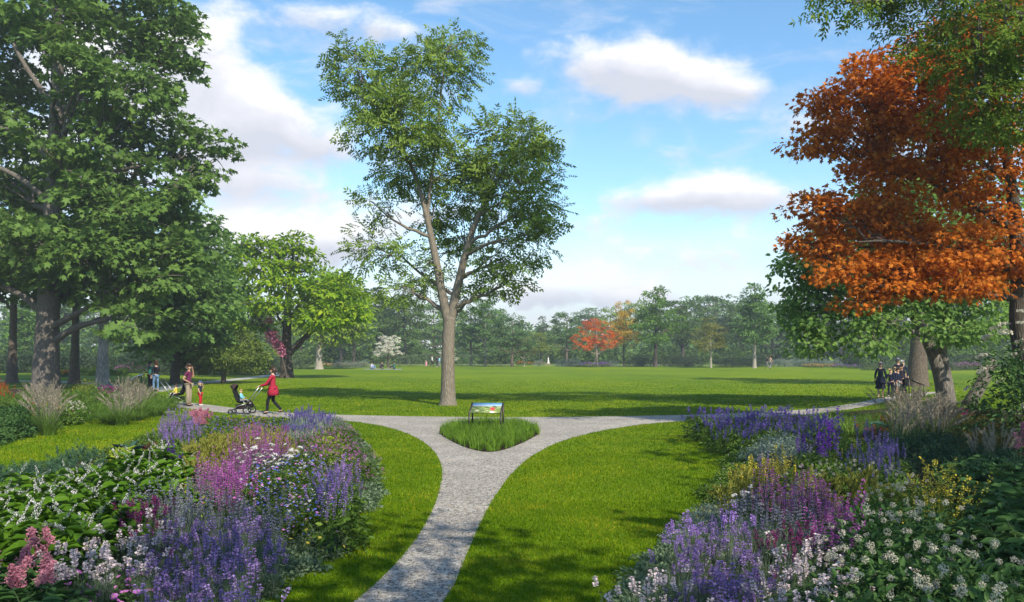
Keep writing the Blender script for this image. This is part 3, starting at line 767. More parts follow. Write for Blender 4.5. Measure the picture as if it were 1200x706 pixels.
def archetype(kind):
    """two meshes (trunk, crown) of a tree about 10 m tall, shared by the far trees"""
    if kind in ARCH:
        return ARCH[kind]
    sets = {
        'round': ([(0, 0, 0, .24), (0, 0, 2, .2), (.1, 0, 5, .13), (0, 0, 8.5, .05)], [((0, 0, 7.2), (2.6, 2.6, 2.4)), ((-1.9, .4, 5.2), (2.2, 2.2, 1.5)), ((1.9, -.4, 5.4), (2.2, 2.2, 1.5)), ((.3, -1.6, 4.6), (2.4, 2, 1.5)), ((-.4, 1.6, 5), (2.3, 2, 1.6)), ((.9, .6, 8.6), (1.4, 1.4, 1.2)), ((-1, -.5, 8.3), (1.5, 1.5, 1.2)), ((-2.6, -1, 3.8), (1.4, 1.4, .9)), ((2.7, .6, 3.8), (1.4, 1.4, .9))]),
        'tall': ([(0, 0, 0, .22), (0, 0, 3, .17), (-.1, 0, 6, .11), (0, 0, 9.5, .03)], [((0, 0, 9), (1.0, 1.0, 1.1)), ((.5, 0, 7.6), (1.5, 1.5, 1.1)), ((-.6, .3, 6.4), (1.7, 1.7, 1.1)), ((.7, -.3, 5.2), (1.9, 1.9, 1.1)), ((-.6, 0, 4.0), (1.9, 1.9, 1.0)), ((1.3, .3, 6.4), (1, 1, .8)), ((-1.4, -.3, 5), (1.1, 1, .8))]),
        'layered': ([(0, 0, 0, .27), (0, 0, 2, .22), (.2, 0, 4.5, .16), (.1, 0, 8, .06)], [((.4, 0, 8.8), (1.7, 1.7, .9)), ((-1.4, 0, 7.4), (1.9, 1.9, .8)), ((1.9, .3, 7.0), (1.9, 1.9, .8)), ((-2.6, .2, 5.4), (2.1, 2.1, .7)), ((2.8, -.3, 5.0), (2.1, 2.1, .7)), ((0, -1.8, 5.6), (2.2, 2, .8)), ((0, 2, 6), (2.2, 2, .8)), ((-1.6, -1, 3.6), (2, 2, .6)), ((1.4, 1, 3.4), (2, 2, .6))]),
        'small': ([(0, 0, 0, .3), (0, 0, 2, .26), (0, 0, 5, .2), (0, 0, 7, .1)], [((0, 0, 7), (3.2, 3.2, 2.6)), ((-2.4, .5, 5.4), (2.4, 2.4, 1.9)), ((2.4, -.5, 5.6), (2.4, 2.4, 1.8)), ((0, -1.8, 5), (2.6, 2.2, 1.6)), ((.6, 1.5, 8.3), (1.6, 1.6, 1.4)), ((-1.2, -.2, 8.4), (1.6, 1.6, 1.3)), ((3.2, .8, 4.2), (1.5, 1.5, 1)), ((-3.3, -.4, 4.1), (1.6, 1.6, 1))]),
        'cone': ([(0, 0, 0, .2), (0, 0, 5, .12), (0, 0, 10, .02)], [((0, 0, 9.4), (.35, .35, .7)), ((0, 0, 8.2), (.8, .8, .7)), ((.1, 0, 6.9), (1.2, 1.2, .7)), ((0, .1, 5.5), (1.6, 1.6, .7)), ((-.1, 0, 4.1), (2.0, 2.0, .7)), ((0, 0, 2.7), (2.3, 2.3, .7)), ((.1, 0, 1.5), (2.4, 2.4, .6))]),
        'fine': ([(0, 0, 0, .17), (0, 0, 2.5, .13), (.1, 0, 5, .09), (0, 0, 8.5, .03)], [((0, 0, 8.6), (1.6, 1.6, 1.2)), ((-1.5, .3, 6.8), (1.8, 1.8, 1.5)), ((1.5, -.3, 6.6), (1.8, 1.8, 1.4)), ((0, -.6, 5), (2.2, 2.2, 1.6)), ((-2.3, .2, 4.6), (1.3, 1.3, 1.2)), ((2.4, 0, 4.4), (1.3, 1.3, 1.2))]),
    }
    tr, lb = sets[kind]
    lb = [(np.array(c), r) for c, r in lb]
    vol = np.array([np.prod(r) ** (2 / 3) for _, r in lb]); vol /= vol.sum()
    fine = kind in ('fine', 'small')
    cm = MB(); cents = []
    for (c, r), s in zip(lb, vol):
        C, U = ell_pts(max(4, int(150 * s)), c, r, .55); cents.append(C)
        crown_leaves(cm, C, U + np.array([0, 0, .2]), 34 if fine else 30, .55 if fine else .68, .27 if fine else .36, .55, 'diamond', .4, .2, .8)
    tm = MB()
    t0 = [[0, 0, -.05, tr[0][3] * 1.5], [0, 0, .25, tr[0][3] * 1.1]] + [list(q) for q in tr[1:]]
    trunk_branches(tm, [t0], lb, cents, .03, 5, sides=8)
    ARCH[kind] = (tm.mesh('far_trunk', BARK['brown'], True), cm.mesh('far_crown', LM['green']))
    return ARCH[kind]


def far_tree(name, label, px, by, top, wpx, kind, leaf, bk='brown', group=None, cat='tree', rz=None):
    tm, cm = archetype(kind)
    x, y = G(px, by)
    h = (by - top) / F_PX * y; w = wpx / F_PX * y
    wid = {'round': 7.0, 'tall': 4.4, 'layered': 9.0, 'small': 8.6, 'cone': 4.6, 'fine': 6.6}[kind]
    s = h / 9.9; sx = min(max(w / wid, .55 * s), 1.9 * s)
    root = obj(name, None, loc=(x, y, 0), rot=(0, 0, random.uniform(0, 6.28) if rz is None else rz), scale=(sx, sx, s), label=label, cat=cat, group=group)
    for nm, me, mt in (('trunk', tm, BARK[bk]), ('crown', cm, LM[leaf])):
        o = obj(nm, me, root)
        o.material_slots[0].link = 'OBJECT'; o.material_slots[0].material = mt
    return root


FT = [  # photo px of the foot, foot row, top row, crown width, habit, leaf, bark, label, name
    (415, 428.5, 345, 62, 'round', 'bluegreen', 'brown', 'blue-green rounded tree behind the cream blossom tree', 'park_tree'),
    (440, 426.0, 338, 66, 'tall', 'dark', 'dark', 'tall dark tree rising between the lime-green tree and the ash trunk', 'park_tree'),
    (475, 427.0, 330, 80, 'layered', 'dark', 'dark', 'broad near-black green tree directly above the long clipped hedge', 'park_tree'),
    (508, 425.0, 352, 56, 'round', 'green', 'brown', 'mid-green tree partly hidden by the ash trunk and hedge end', 'park_tree'),
    (552, 429.0, 356, 50, 'round', 'bluegreen', 'brown', 'dense blue-green tree just beyond the ash trunk, over the grassy screen', 'park_tree'),
    (569, 429.6, 338, 52, 'fine', 'maple_blue', 'pale', 'tall airy pale green tree with slim light trunk beside the ash', 'park_tree'),
    (600, 430.0, 368, 54, 'round', 'bluegreen', 'brown', 'wide hazy blue-green tree between the airy pale tree and the little olive one', 'park_tree'),
    (614, 429.6, 394, 26, 'small', 'olive', 'pale', 'little olive round-headed tree in front of the treeline', 'small_tree'),
    (636, 424.5, 372, 26, 'cone', 'pine', 'dark', 'narrow dark conifer poking above the treeline', 'conifer'),
    (634, 426.0, 388, 40, 'round', 'yellowgreen', 'brown', 'light yellow-green tree below the conifer tip', 'park_tree'),
    (664, 427.5, 363, 48, 'round', 'bluegreen', 'brown', 'blue-green rounded tree immediately beside the red maple', 'park_tree'),
    (699, 430.5, 372, 57, 'small', 'red', 'tan', 'round tree in bright orange-red autumn leaf at the far lawn edge', 'red_maple'),
    (716, 424.5, 358, 46, 'layered', 'lime2', 'brown', 'pale green tree showing above the red maple', 'park_tree'),
    (731, 430.0, 352, 44, 'fine', 'gold', 'dark', 'thin airy golden-yellow tree beside the red maple', 'golden_tree'),
    (768, 430.2, 334, 78, 'layered', 'green', 'dark', 'tallest dark-trunked tree with yellow-green lower boughs at the lawn edge', 'park_tree'),
    (800, 427.0, 348, 66, 'round', 'dark', 'dark', 'shadowy tree between the tallest edge tree and the feathery olive tree', 'park_tree'),
    (833, 431.4, 371, 50, 'fine', 'olive', 'pale', 'feathery olive tree with a pale forked trunk', 'olive_tree'),
    (838, 425.5, 342, 66, 'round', 'bluegreen', 'brown', 'high hazy tree behind the feathery olive one', 'park_tree'),
    (868, 426.0, 350, 54, 'round', 'dark', 'dark', 'dark tree backing the slim light-green sapling', 'park_tree'),
    (884, 431.6, 333, 44, 'tall', 'maple_blue', 'pale', 'slim sapling with light green leaves and a straight bare stem', 'sapling'),
    (905, 427.0, 352, 56, 'round', 'bluegreen', 'brown', 'blue-green tree behind the strolling pair', 'park_tree'),
    (935, 427.0, 345, 62, 'layered', 'dark', 'dark', 'dark tree behind the silvery shrub bank', 'park_tree'),
]
for px, by, top, w, k, lf, bk, lb_, nm in FT:
    far_tree(nm, lb_, px, by, top, w, k, lf, bk)
root = far_tree('blossom_tree', 'cream-white blossoming small tree above the picnickers', 455, 431.0, 392, 40, 'small', 'whiteb', 'brown')
far_tree('blossom_shrub', 'white blossom bush beside the ash trunk behind the standing family', 524, 429.6, 409, 30, 'small', 'whiteb', 'brown', cat='shrub')
for nm, g_, rows in (
    ('woodland_tree', 'hazy trees in the second row behind the far lawn', [(530, 423.0, 362), (585, 422.5, 358), (620, 422, 384), (650, 421.5, 382), (690, 422, 362), (745, 422.5, 356), (785, 422.5, 356), (820, 422, 344), (855, 422.5, 352), (895, 423, 350)]),
    ('woodland_tree', 'trees crowding the wood behind the big maple', [(-30, 428, 335), (5, 424, 350), (30, 430, 345), (45, 425, 350), (75, 427, 340), (105, 424, 352), (135, 428, 345), (160, 425, 350), (185, 429, 340), (215, 425, 345), (240, 428, 352), (270, 425, 345), (300, 428, 350), (325, 424, 352), (352, 426, 356), (385, 424, 350), (400, 427, 362), (455, 423.5, 350)]),
    ('woodland_tree', 'trees crowding the wood behind the heart-leaved tree', [(960, 424, 348), (985, 428, 352), (1015, 425, 345), (1040, 429, 350), (1062, 425, 352), (1095, 428, 348), (1120, 425, 345), (1145, 429, 352), (1170, 425, 350), (1195, 428, 346), (1225, 425, 350)])):
    for i, (px, by, top) in enumerate(rows):
        lab = {'h': 'hazy tree of the second row behind the far lawn', 'b': 'shady tree of the wood behind the big maple', 'r': 'shady tree of the wood behind the heart-leaved tree'}[
            'h' if 'second' in g_ else ('b' if 'maple' in g_ else 'r')]
        far_tree(nm, lab, px, by, top + random.uniform(-5, 5), random.uniform(48, 70), random.choice(['round', 'layered', 'round', 'tall']),
                 random.choice(['maple_blue', 'lime2', 'bluegreen', 'maple_blue'] if 'second' in g_ else ['dark', 'bluegreen', 'green', 'dark']), random.choice(['brown', 'dark', 'grey']), group=g_)
# the far wood that closes the view
fm = MB()
C = []
for i in range(420):
    a = rng.uniform(-1.0, 1.0); r = rng.uniform(205, 300)
    hh = rng.uniform(6.5, 12.0) * (r / 250)
    c = np.array([math.sin(a) * r, math.cos(a) * r, hh * .5])
    q, u = ell_pts(20, c, (rng.uniform(4, 7), rng.uniform(4, 7), hh * .5), .6)
    crown_leaves(fm, q, u, 12, 1.7, 1.5, .6, 'diamond', .5, .2, .8)
obj('far_woods', fm.mesh('far_woods', LM['maple_blue']), kind='stuff', label='distant hazy woodland closing the view beyond the lawn')
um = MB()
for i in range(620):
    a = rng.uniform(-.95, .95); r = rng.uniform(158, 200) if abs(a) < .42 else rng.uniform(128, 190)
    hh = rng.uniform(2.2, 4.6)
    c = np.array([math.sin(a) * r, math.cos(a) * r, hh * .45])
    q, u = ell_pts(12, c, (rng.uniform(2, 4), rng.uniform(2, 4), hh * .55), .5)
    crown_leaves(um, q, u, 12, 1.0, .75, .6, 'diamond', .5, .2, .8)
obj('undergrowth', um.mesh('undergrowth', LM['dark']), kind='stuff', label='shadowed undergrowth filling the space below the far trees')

# ------------------------------------------------------------------ people, sign, strollers
SKIN = {'fair': plain('skin_fair', (.52, .31, .22), rough=.5, var=.05), 'tan': plain('skin_tan', (.36, .20, .13), rough=.5, var=.05)}
CL = lambda n, c: plain('cloth_' + n, c, rough=.85, spec=.15, var=.15, scale=40)
HAIR = lambda n, c: plain('hair_' + n, c, rough=.45, var=.25, scale=60)
CLO = {'red': CL('red', (.30, .018, .040)), 'black': CL('black', (.012, .012, .015)), 'plum': CL('plum', (.10, .018, .055)), 'beige': CL('beige', (.27, .22, .16)), 'overall': CL('overall', (.38, .015, .025)),
       'navy': CL('navy', (.014, .018, .040)), 'teal': CL('teal', (.02, .13, .10)), 'jeans': CL('jeans', (.13, .22, .36)), 'dark': CL('dark', (.030, .024, .035)), 'white': CL('white', (.72, .70, .70)),
       'pink': CL('pink', (.60, .26, .34)), 'sky': CL('sky', (.18, .46, .56)), 'grey': CL('grey', (.18, .19, .20)), 'lilac': CL('lilac', (.34, .36, .52)), 'tan': CL('tan', (.40, .28, .20)), 'bluecap': CL('bluecap', (.02, .09, .42)),
       'hat': CL('hat', (.14, .15, .17)), 'yellow': CL('yellow', (.62, .50, .08))}
HR = {'brown': HAIR('brown', (.045, .022, .012)), 'black': HAIR('black', (.010, .009, .009)), 'blond': HAIR('blond', (.34, .23, .10)), 'auburn': HAIR('auburn', (.10, .035, .018)), 'grey': HAIR('grey', (.35, .34, .33))}


def skin_mesh(name, nodes, edges, mat, sub=2, root=0):
    """one smooth continuous surface grown round a jointed skeleton: nodes = [(x,y,z,rx,ry)]"""
    me = bpy.data.meshes.new(name)
    me.from_pydata([n[:3] for n in nodes], edges, [])
    o = bpy.data.objects.new(name, me); COL.objects.link(o)
    o.modifiers.new('s', 'SKIN').use_smooth_shade = True
    o.modifiers['s'].branch_smoothing = .4
    if not me.skin_vertices:
        bpy.context.view_layer.objects.active = o
    for i, n in enumerate(nodes):
        sv = me.skin_vertices[0].data[i]
        sv.radius = (n[3], n[4] if len(n) > 4 else n[3]); sv.use_root = (i == root)
    o.modifiers.new('b', 'SUBSURF').levels = sub
    o.modifiers['b'].render_levels = sub
    dg = bpy.context.evaluated_depsgraph_get(); dg.update()
    m2 = bpy.data.meshes.new_from_object(o.evaluated_get(dg))
    m2.name = name; m2.materials.clear(); m2.materials.append(mat)
    for p_ in m2.polygons: p_.use_smooth = True
    bpy.data.objects.remove(o); bpy.data.meshes.remove(me)
    return m2


POSE = dict(el=(.235, .02, 1.13), wr=(.25, .09, .90), kn=(.10, .02, .49), an=(.10, -.01, .075), hip=(.088, 0, .91), lean=0.0)


def person(label, px=None, py=None, loc=None, yaw=0.0, h=1.7, L=None, R=None, skin='fair', hair='brown', hairlen=0, top='navy', topkind='shirt', bottom='black', bottomkind='trousers', shoes='black', hat=None, group=None, seat=None,
           turn=0.0, slim=1.0):
    """faces its own +Y; L / R override elbow, wrist, knee, ankle of a side (x is mirrored for L)"""
    J = {}
    for s, ov in ((1, R), (-1, L)):
        q = dict(POSE); q.update(ov or {})
        for k in ('el', 'wr', 'kn', 'an', 'hip'):
            v = q[k]; J[k, s] = np.array([v[0] * s, v[1], v[2]])
    dz = 0.0
    if seat is not None:
        dz = seat - .91
        for s in (1, -1):
            J['hip', s][2] += dz
            for k in ('el', 'wr'): J[k, s][2] += dz
    Z = lambda z: z + dz
    sc = h / 1.71
    w = slim
    nodes, edges = [], []

    def N(p, rx, ry=None):
        nodes.append((p[0], p[1], p[2], rx, ry if ry else rx)); return len(nodes) - 1

    def E(*ids):
        for a, b in zip(ids, ids[1:]): edges.append((a, b))
    pel = N((0, 0, Z(.95)), .135 * w, .10); wst = N((0, .01, Z(1.10)), .115 * w, .088); chs = N((0, .015, Z(1.29)), .135 * w, .10); nb = N((0, 0, Z(1.42)), .075, .07)
    nk = N((0, .012, Z(1.49)), .046); hd0 = N((0, .03, Z(1.55)), .062, .07); hd = N((0, .025, Z(1.625)), .076, .09); ht = N((0, .01, Z(1.69)), .048, .058)
    E(pel, wst, chs, nb, nk, hd0, hd, ht)
    st, ct = math.sin(turn), math.cos(turn)
    nose = N((.112 * -st, .02 + .112 * ct, Z(1.605)), .010); E(hd, nose)
    for s in (1, -1):
        ear = N((s * .083 * ct, .02 + s * .083 * st, Z(1.615)), .012); E(hd, ear)
        sh = N((s * .155 * w, 0, Z(1.405)), .056); el = N(J['el', s], .040); wr = N(J['wr', s], .027)
        E(nb, sh, el, wr)
        d = unit(J['wr', s] - J['el', s]); side = unit(np.cross(d, [0, 1, .2]) * 1.0)
        palm = N(J['wr', s] + d * .055, .030, .018); E(wr, palm)
        nn = unit(np.cross(d, side))
        for f, ln in ((-1.5, .062), (-.5, .078), (.5, .082), (1.5, .070)):
            b = J['wr', s] + d * .095 + side * f * .016
            i1 = N(b, .0085); i2 = N(b + d * ln * .55 + nn * .008, .0075); i3 = N(b + d * ln * .9 + nn * .028, .006); E(palm, i1, i2, i3)
        t1 = N(J['wr', s] + d * .05 + side * .034, .009); t2 = N(J['wr', s] + d * .085 + side * .05 + nn * .012, .007); E(palm, t1, t2)
        hp = N(J['hip', s], .082); kn = N(J['kn', s], .055); an = N(J['an', s], .036)
        E(pel, hp, kn, an)
        sh_ = J['kn', s] - J['an', s]
        fwd = np.array([0, 1.0, 0]) if abs(sh_[2]) > abs(sh_[1]) * .8 else np.array([0, .5, .8])
        to = N(J['an', s] + fwd * .13 + np.array([0, 0, -.03 if fwd[1] == 1 else 0]), .03); E(an, to)
    body = skin_mesh('person', nodes, edges, SKIN[skin])
    if loc is None:
        loc = G(px, py)
    o = obj('person', body, loc=(loc[0], loc[1], loc[2] if len(loc) > 2 else 0), rot=(0, 0, yaw), scale=sc, label=label, cat='person', group=group)
    # face
    for s in (1, -1):
        mb = MB(); e = np.array([s * .032, .088, 0]); e = np.array([e[0] * ct - e[1] * st, e[0] * st + e[1] * ct, 0]) + np.array([0, .025, Z(1.632)])
        ball(mb, e, .011, 8, 6); obj('eye', mb.mesh('eye', HR['black'], True), o)
    mb = MB(); e = np.array([-.098 * st, .025 + .098 * ct, Z(1.568)]); ball(mb, e, (.024, .012, .007), 8, 6); obj('mouth', mb.mesh('mouth', plain('lips', (.40, .13, .12)), True), o)
    # clothes
    sleeve = topkind != 'short'
    nodes, edges = [], []
    p0 = N((0, 0, Z(.93)), .160 * w, .125); p1 = N((0, .01, Z(1.10)), .132 * w, .105); p2 = N((0, .015, Z(1.29)), .152 * w, .118); p3 = N((0, 0, Z(1.415)), .088, .085)
    E(p0, p1, p2, p3)
    nk2 = N((0, .008, Z(1.475)), .058); E(p3, nk2)
    for s in (1, -1):
        sh = N((s * .158 * w, 0, Z(1.40)), .070); E(p3, sh)
        if sleeve:
            e1 = N(J['el', s], .054); e2 = N(J['wr', s] * .93 + J['el', s] * .07, .043); E(sh, e1, e2)
        else:
            e1 = N(J['el', s] * .6 + np.array([s * .155 * w, 0, Z(1.405)]) * .4, .062); E(sh, e1)
    tm_ = skin_mesh('top', nodes, edges, CLO[top])
    if topkind == 'coat':
        mb = MB(); seg = 20; rings = []
        for t in (0, .25, .6, 1.0, 1.0, 0):
            a = np.arange(seg) * 6.283 / seg; q_ = .012 if len(rings) >= 4 else 0
            rr = (.172 + .072 * t - q_) * (1 + .04 * t * np.sin(a * 5))
            rings.append(np.stack([np.cos(a) * rr * w, np.sin(a) * rr * .9, np.full(seg, Z(1.06 - .36 * t))], 1))
        i = np.arange(5)[:, None] * seg; j = np.arange(seg)[None]
        mb.add(np.concatenate(rings), np.stack([i + j, i + seg + j, i + seg + (j + 1) % seg, i + (j + 1) % seg], -1).reshape(-1, 4))
        tm_ = join_parts('coat', [(0, tm_, None, None, 1), (0, mb.mesh('hem', CLO[top]), None, None, 1)])
        tm_.polygons.foreach_set('use_smooth', [True] * len(tm_.polygons))
    obj({'coat': 'coat', 'shirt': 'top', 'short': 'top', 'dress': 'top'}[topkind], tm_, o)
    nodes, edges = [], []
    if bottomkind in ('trousers', 'wide', 'shorts'):
        g = N((0, 0, Z(.96)), .148 * w, .115)
        k = 1.45 if bottomkind == 'wide' else 1.0
        for s in (1, -1):
            a = N(J['hip', s] + [s * .005, 0, -.03], .096); E(g, a)
            if bottomkind == 'shorts':
                b = N(J['kn', s] * .85 + J['hip', s] * .15, .09); E(a, b)
            else:
                b = N(J['kn', s], .068 * (k ** .7)); c = N(J['an', s] + [0, 0, .02], .052 * k); E(a, b, c)
        obj('trousers', skin_mesh('trousers', nodes, edges, CLO[bottom]), o)
    else:
        mb = MB(); seg = 20; rings = []
        zt, zb = Z(1.0), Z(.46)
        for i, t in enumerate(np.linspace(0, 1, 6)):
            a = np.arange(seg) * 6.283 / seg; rr = (.145 + .10 * t) * (1 + .05 * t * np.sin(a * 7))
            rings.append(np.stack([np.cos(a) * rr * w, np.sin(a) * rr * .85, np.full(seg, zt + (zb - zt) * t)], 1))
        V = np.concatenate(rings); i = np.arange(5)[:, None] * seg; j = np.arange(seg)[None]
        mb.add(V, np.stack([i + j, i + (j + 1) % seg, i + seg + (j + 1) % seg, i + seg + j], -1).reshape(-1, 4))
        obj('skirt', mb.mesh('skirt', CLO[bottom], True), o)
    for s in (1, -1):
        an = J['an', s]; sh_ = J['kn', s] - an
        fwd = np.array([0, 1.0, 0]) if abs(sh_[2]) > abs(sh_[1]) * .8 else np.array([0, .5, .8])
        dn = np.array([0, 0, -.035]) if fwd[1] == 1 else np.array([0, 0, -.02])
        obj('shoe', skin_mesh('shoe', [(an[0], an[1] - .02, an[2] - .015, .046), tuple(an + fwd * .07 + dn) + (.044, .036), tuple(an + fwd * .16 + dn) + (.04, .028)], [(0, 1), (1, 2)], CLO[shoes]), o)
    # hair
    hn = [(0, .015, Z(1.705), .058, .066), (0, -.005, Z(1.665), .090, .098), (0, -.045, Z(1.60), .078, .06)]
    he = [(0, 1), (1, 2)]
    if hairlen == 1:
        hn.append((0, -.06, Z(1.49), .075, .045)); he.append((2, 3))
    if hairlen == 2:
        hn += [(0, -.075, Z(1.45), .09, .05), (0, -.10, Z(1.28), .06, .03)]; he += [(2, 3), (3, 4)]
    if hairlen == 3:
        hn += [(0, -.115, Z(1.62), .048, .045), (0, -.15, Z(1.54), .03, .03)]; he += [(2, 3), (3, 4)]
    obj('hair', skin_mesh('hair', hn, he, HR[hair], root=1), o)
    if hat:
        mb = MB(); kind_, m_ = hat
        ball(mb, (0, .005, Z(1.70)), (.100, .112, .075), 14, 8)
        if kind_ == 'cap':
            V = [(.08 * math.cos(a) - .0, .07 + .13 * math.sin(a), Z(1.685) + z) for z in (0, .012) for a in np.linspace(0, math.pi, 9)]
            mb.add(V, [(i, i + 1, i + 10, i + 9) for i in range(8)]); mb.f.append((np.array([list(range(9))[::-1], list(range(9, 18))]) + mb.n - 18, 0))
        else:
            a = np.linspace(0, 6.283, 21)[:-1]
            V = np.concatenate([np.stack([np.cos(a) * r, np.sin(a) * r * 1.1, np.full(20, Z(z))], 1) for r, z in ((.10, 1.672), (.155, 1.664), (.155, 1.670), (.10, 1.682))])
            mb.add(V, [(k * 20 + i, k * 20 + (i + 1) % 20, k * 20 + 20 + (i + 1) % 20, k * 20 + 20 + i) for k in range(3) for i in range(20)])
        obj('cap' if kind_ == 'cap' else 'hat', mb.mesh('hat', CLO[m_], True), o)
    return o


METAL = plain('frame_metal', (.40, .40, .41), rough=.35, metal=.9, var=.05); DARKM = plain('sign_post_bronze', (.045, .038, .030), rough=.45, metal=.3, var=.1)
RUB = plain('rubber', (.015, .015, .016), rough=.8); FAB = plain('stroller_fabric', (.040, .026, .024), rough=.9, spec=.1); FABB = plain('stroller_black', (.014, .014, .016), rough=.9, spec=.1)


def wheel(parent, c, r, w):
    mb = MB(); a = np.linspace(0, 2 * math.pi, 19); tube(mb, np.stack([c[0] + r * np.cos(a), np.full(19, c[1]), c[2] + r * np.sin(a)], 1), w * .5, 8)
    wh = obj('wheel', mb.mesh('tyre', RUB, True), parent)
    mb = MB(); tube(mb, [(c[0], c[1] - w * .6, c[2]), (c[0], c[1] + w * .6, c[2])], r * .22, 10)
    for k in range(5):
        b = k * 1.2566; tube(mb, [c, (c[0] + math.cos(b) * r * .95, c[1], c[2] + math.sin(b) * r * .95)], .009, 5)
    obj('rim', mb.mesh('rim', METAL, True), wh)


def stroller(label, loc, yaw, fab):
    """along its own X: front at -X, handle at +X"""
    o = obj('stroller', None, loc=(loc[0], loc[1], 0), rot=(0, 0, yaw), label=label, cat='stroller')
    mb = MB()
    for s in (-.24, .24):
        tube(mb, [(.12, s, .32), (.42, s, .72), (.62, s, .98)], .015, 8); tube(mb, [(.20, s, .13), (.10, s, .40), (.02, s, .52)], .013, 8); tube(mb, [(-.42, s * .7, .10), (-.15, s, .30), (.12, s, .38)], .013, 8)
    tube(mb, [(.20, -.27, .13), (.20, .27, .13)], .011, 8); tube(mb, [(-.42, -.19, .10), (-.42, .19, .10)], .011, 8)
    obj('frame', mb.mesh('frame', METAL, True), o)
    mb = MB(); tube(mb, [(.62, -.24, .98), (.66, -.22, 1.02), (.66, .22, 1.02), (.62, .24, .98)], .021, 8); obj('handle', mb.mesh('handle', RUB, True), o)
    for s in (-.29, .29): wheel(o, (.20, s, .155), .135, .05)
    for s in (-.2, .2): wheel(o, (-.42, s, .09), .075, .045)
    # reclined seat shell facing the handle
    mb = MB(); prof = [(-.36, .98), (-.31, .80), (-.24, .60), (-.16, .46), (-.02, .42), (.16, .47), (.24, .36), (.30, .26)]
    V = []
    for t in (0, .035):
        for (x, z) in prof:
            for yv, zz in ((-.20, .06), (-.17, 0), (.17, 0), (.20, .06)): V.append((x - t * .8, yv, z - t + zz))
    n = len(prof); q = []
    for L0 in (0, n * 4):
        q += [(L0 + i * 4 + j, L0 + i * 4 + j + 1, L0 + i * 4 + j + 5, L0 + i * 4 + j + 4) for i in range(n - 1) for j in range(3)]
    q += [(i * 4 + j, (i + 1) * 4 + j, n * 4 + (i + 1) * 4 + j, n * 4 + i * 4 + j) for i in range(n - 1) for j in (0, 3)]
    q += [(j, j + 1, n * 4 + j + 1, n * 4 + j) for j in range(3)] + [((n - 1) * 4 + j, (n - 1) * 4 + j + 1, n * 4 + (n - 1) * 4 + j + 1, n * 4 + (n - 1) * 4 + j) for j in range(3)]
    mb.add(V, q); obj('seat', mb.mesh('seat', FABB, True), o)
    mb = MB(); a = np.linspace(-.35, .75, 6); V = []
    for t in a:
        for b in np.linspace(0, math.pi, 9):
            r = .24; cx, cz = -.33, .86
            u = np.array([math.sin(-.32 + t * 1.1), math.cos(-.32 + t * 1.1)])
            V.append((cx + u[0] * r * math.sin(b) + .0, math.cos(b) * .21, cz + u[1] * r * math.sin(b) * .95))
    mb.add(V, [(i * 9 + j, i * 9 + j + 1, i * 9 + j + 10, i * 9 + j + 9) for i in range(5) for j in range(8)])
    obj('canopy', mb.mesh('canopy', fab, True), o)
    mb = MB(); box(mb, (-.04, 0, .27), (.40, .36, .16)); me = mb.mesh('basket', fab)
    obj('basket', me, o)
    return o


x, y = G(320, 485.5)
person('woman in a red coat and dark trousers pushing a stroller along the walkway', loc=(x, y), yaw=math.pi / 2, h=1.66, L=dict(el=(.20, .20, 1.12), wr=(.20, .43, 1.05), kn=(.08, .17, .50), an=(.08, .20, .08)), R=dict(el=(.20, .18, 1.12), wr=(.20, .42, 1.05), kn=(.08, .03, .50), an=(.08, -.30, .12)),
       hair='brown', hairlen=3, top='red', topkind='coat', bottom='black')
stroller('brown stroller with a seated baby pushed by the woman in red', (x - 1.05, y), 0.0, FAB)
person('baby in pale blue seated in the stroller of the woman in red', loc=(x - 1.16, y, .40), yaw=-math.pi / 2, h=.80, seat=.20, L=dict(el=(.22, .10, 1.15), wr=(.16, .28, 1.12), kn=(.12, .40, .25), an=(.12, .62, .02), hip=(.09, .05, .91)),
       R=dict(el=(.22, .10, 1.15), wr=(.16, .26, 1.05), kn=(.12, .40, .25), an=(.12, .62, .02), hip=(.09, .05, .91)), hair='blond', top='sky', bottom='grey', shoes='white')
x, y = G(221, 476.2)
person('woman in a plum top and wide beige trousers talking on a phone', loc=(x, y), yaw=-math.pi / 2, h=1.70, L=dict(el=(.24, .12, 1.18), wr=(.12, .13, 1.50)), R=dict(el=(.26, -.12, 1.13), wr=(.16, .06, 1.02)), hair='brown', hairlen=0, top='plum', topkind='short', bottom='beige', bottomkind='wide', skin='tan')
stroller('black stroller parked behind the woman in beige trousers', (G(208, 474.5)[0], G(208, 474.5)[1]), math.pi, FABB)
person('small child sitting forward in the black parked stroller', loc=(G(206.5, 474.5)[0], G(206, 474.5)[1], .36), yaw=math.pi / 2, h=.85, seat=.2, L=dict(kn=(.12, .40, .25), an=(.12, .55, -.05), el=(.22, .12, 1.12), wr=(.14, .3, 1.05)), R=dict(kn=(.12, .40, .25), an=(.12, .55, -.05), el=(.22, .12, 1.12), wr=(.14, .3, 1.05)),
       hair='brown', top='yellow', bottom='white', shoes='white')
x, y = G(234.5, 475.3)
person('toddler in red overalls and a blue cap on the walkway', loc=(x, y), yaw=-math.pi / 2 - .2, h=.98, L=dict(el=(.22, .12, 1.2), wr=(.08, .16, 1.5)), R=dict(el=(.23, .02, 1.13), wr=(.22, .12, .95), kn=(.1, .10, .49), an=(.1, .02, .08)), hair='blond', top='navy', topkind='short', bottom='overall', bottomkind='wide', shoes='white', hat=('cap', 'bluecap'), slim=1.12)
person('long-haired woman in a teal top and black trousers under the maple', px=176, py=457.5, yaw=-.5, h=1.66, L=dict(el=(.26, .1, 1.15), wr=(.18, .25, 1.25)), hair='black', hairlen=2, top='teal', bottom='black', skin='tan')
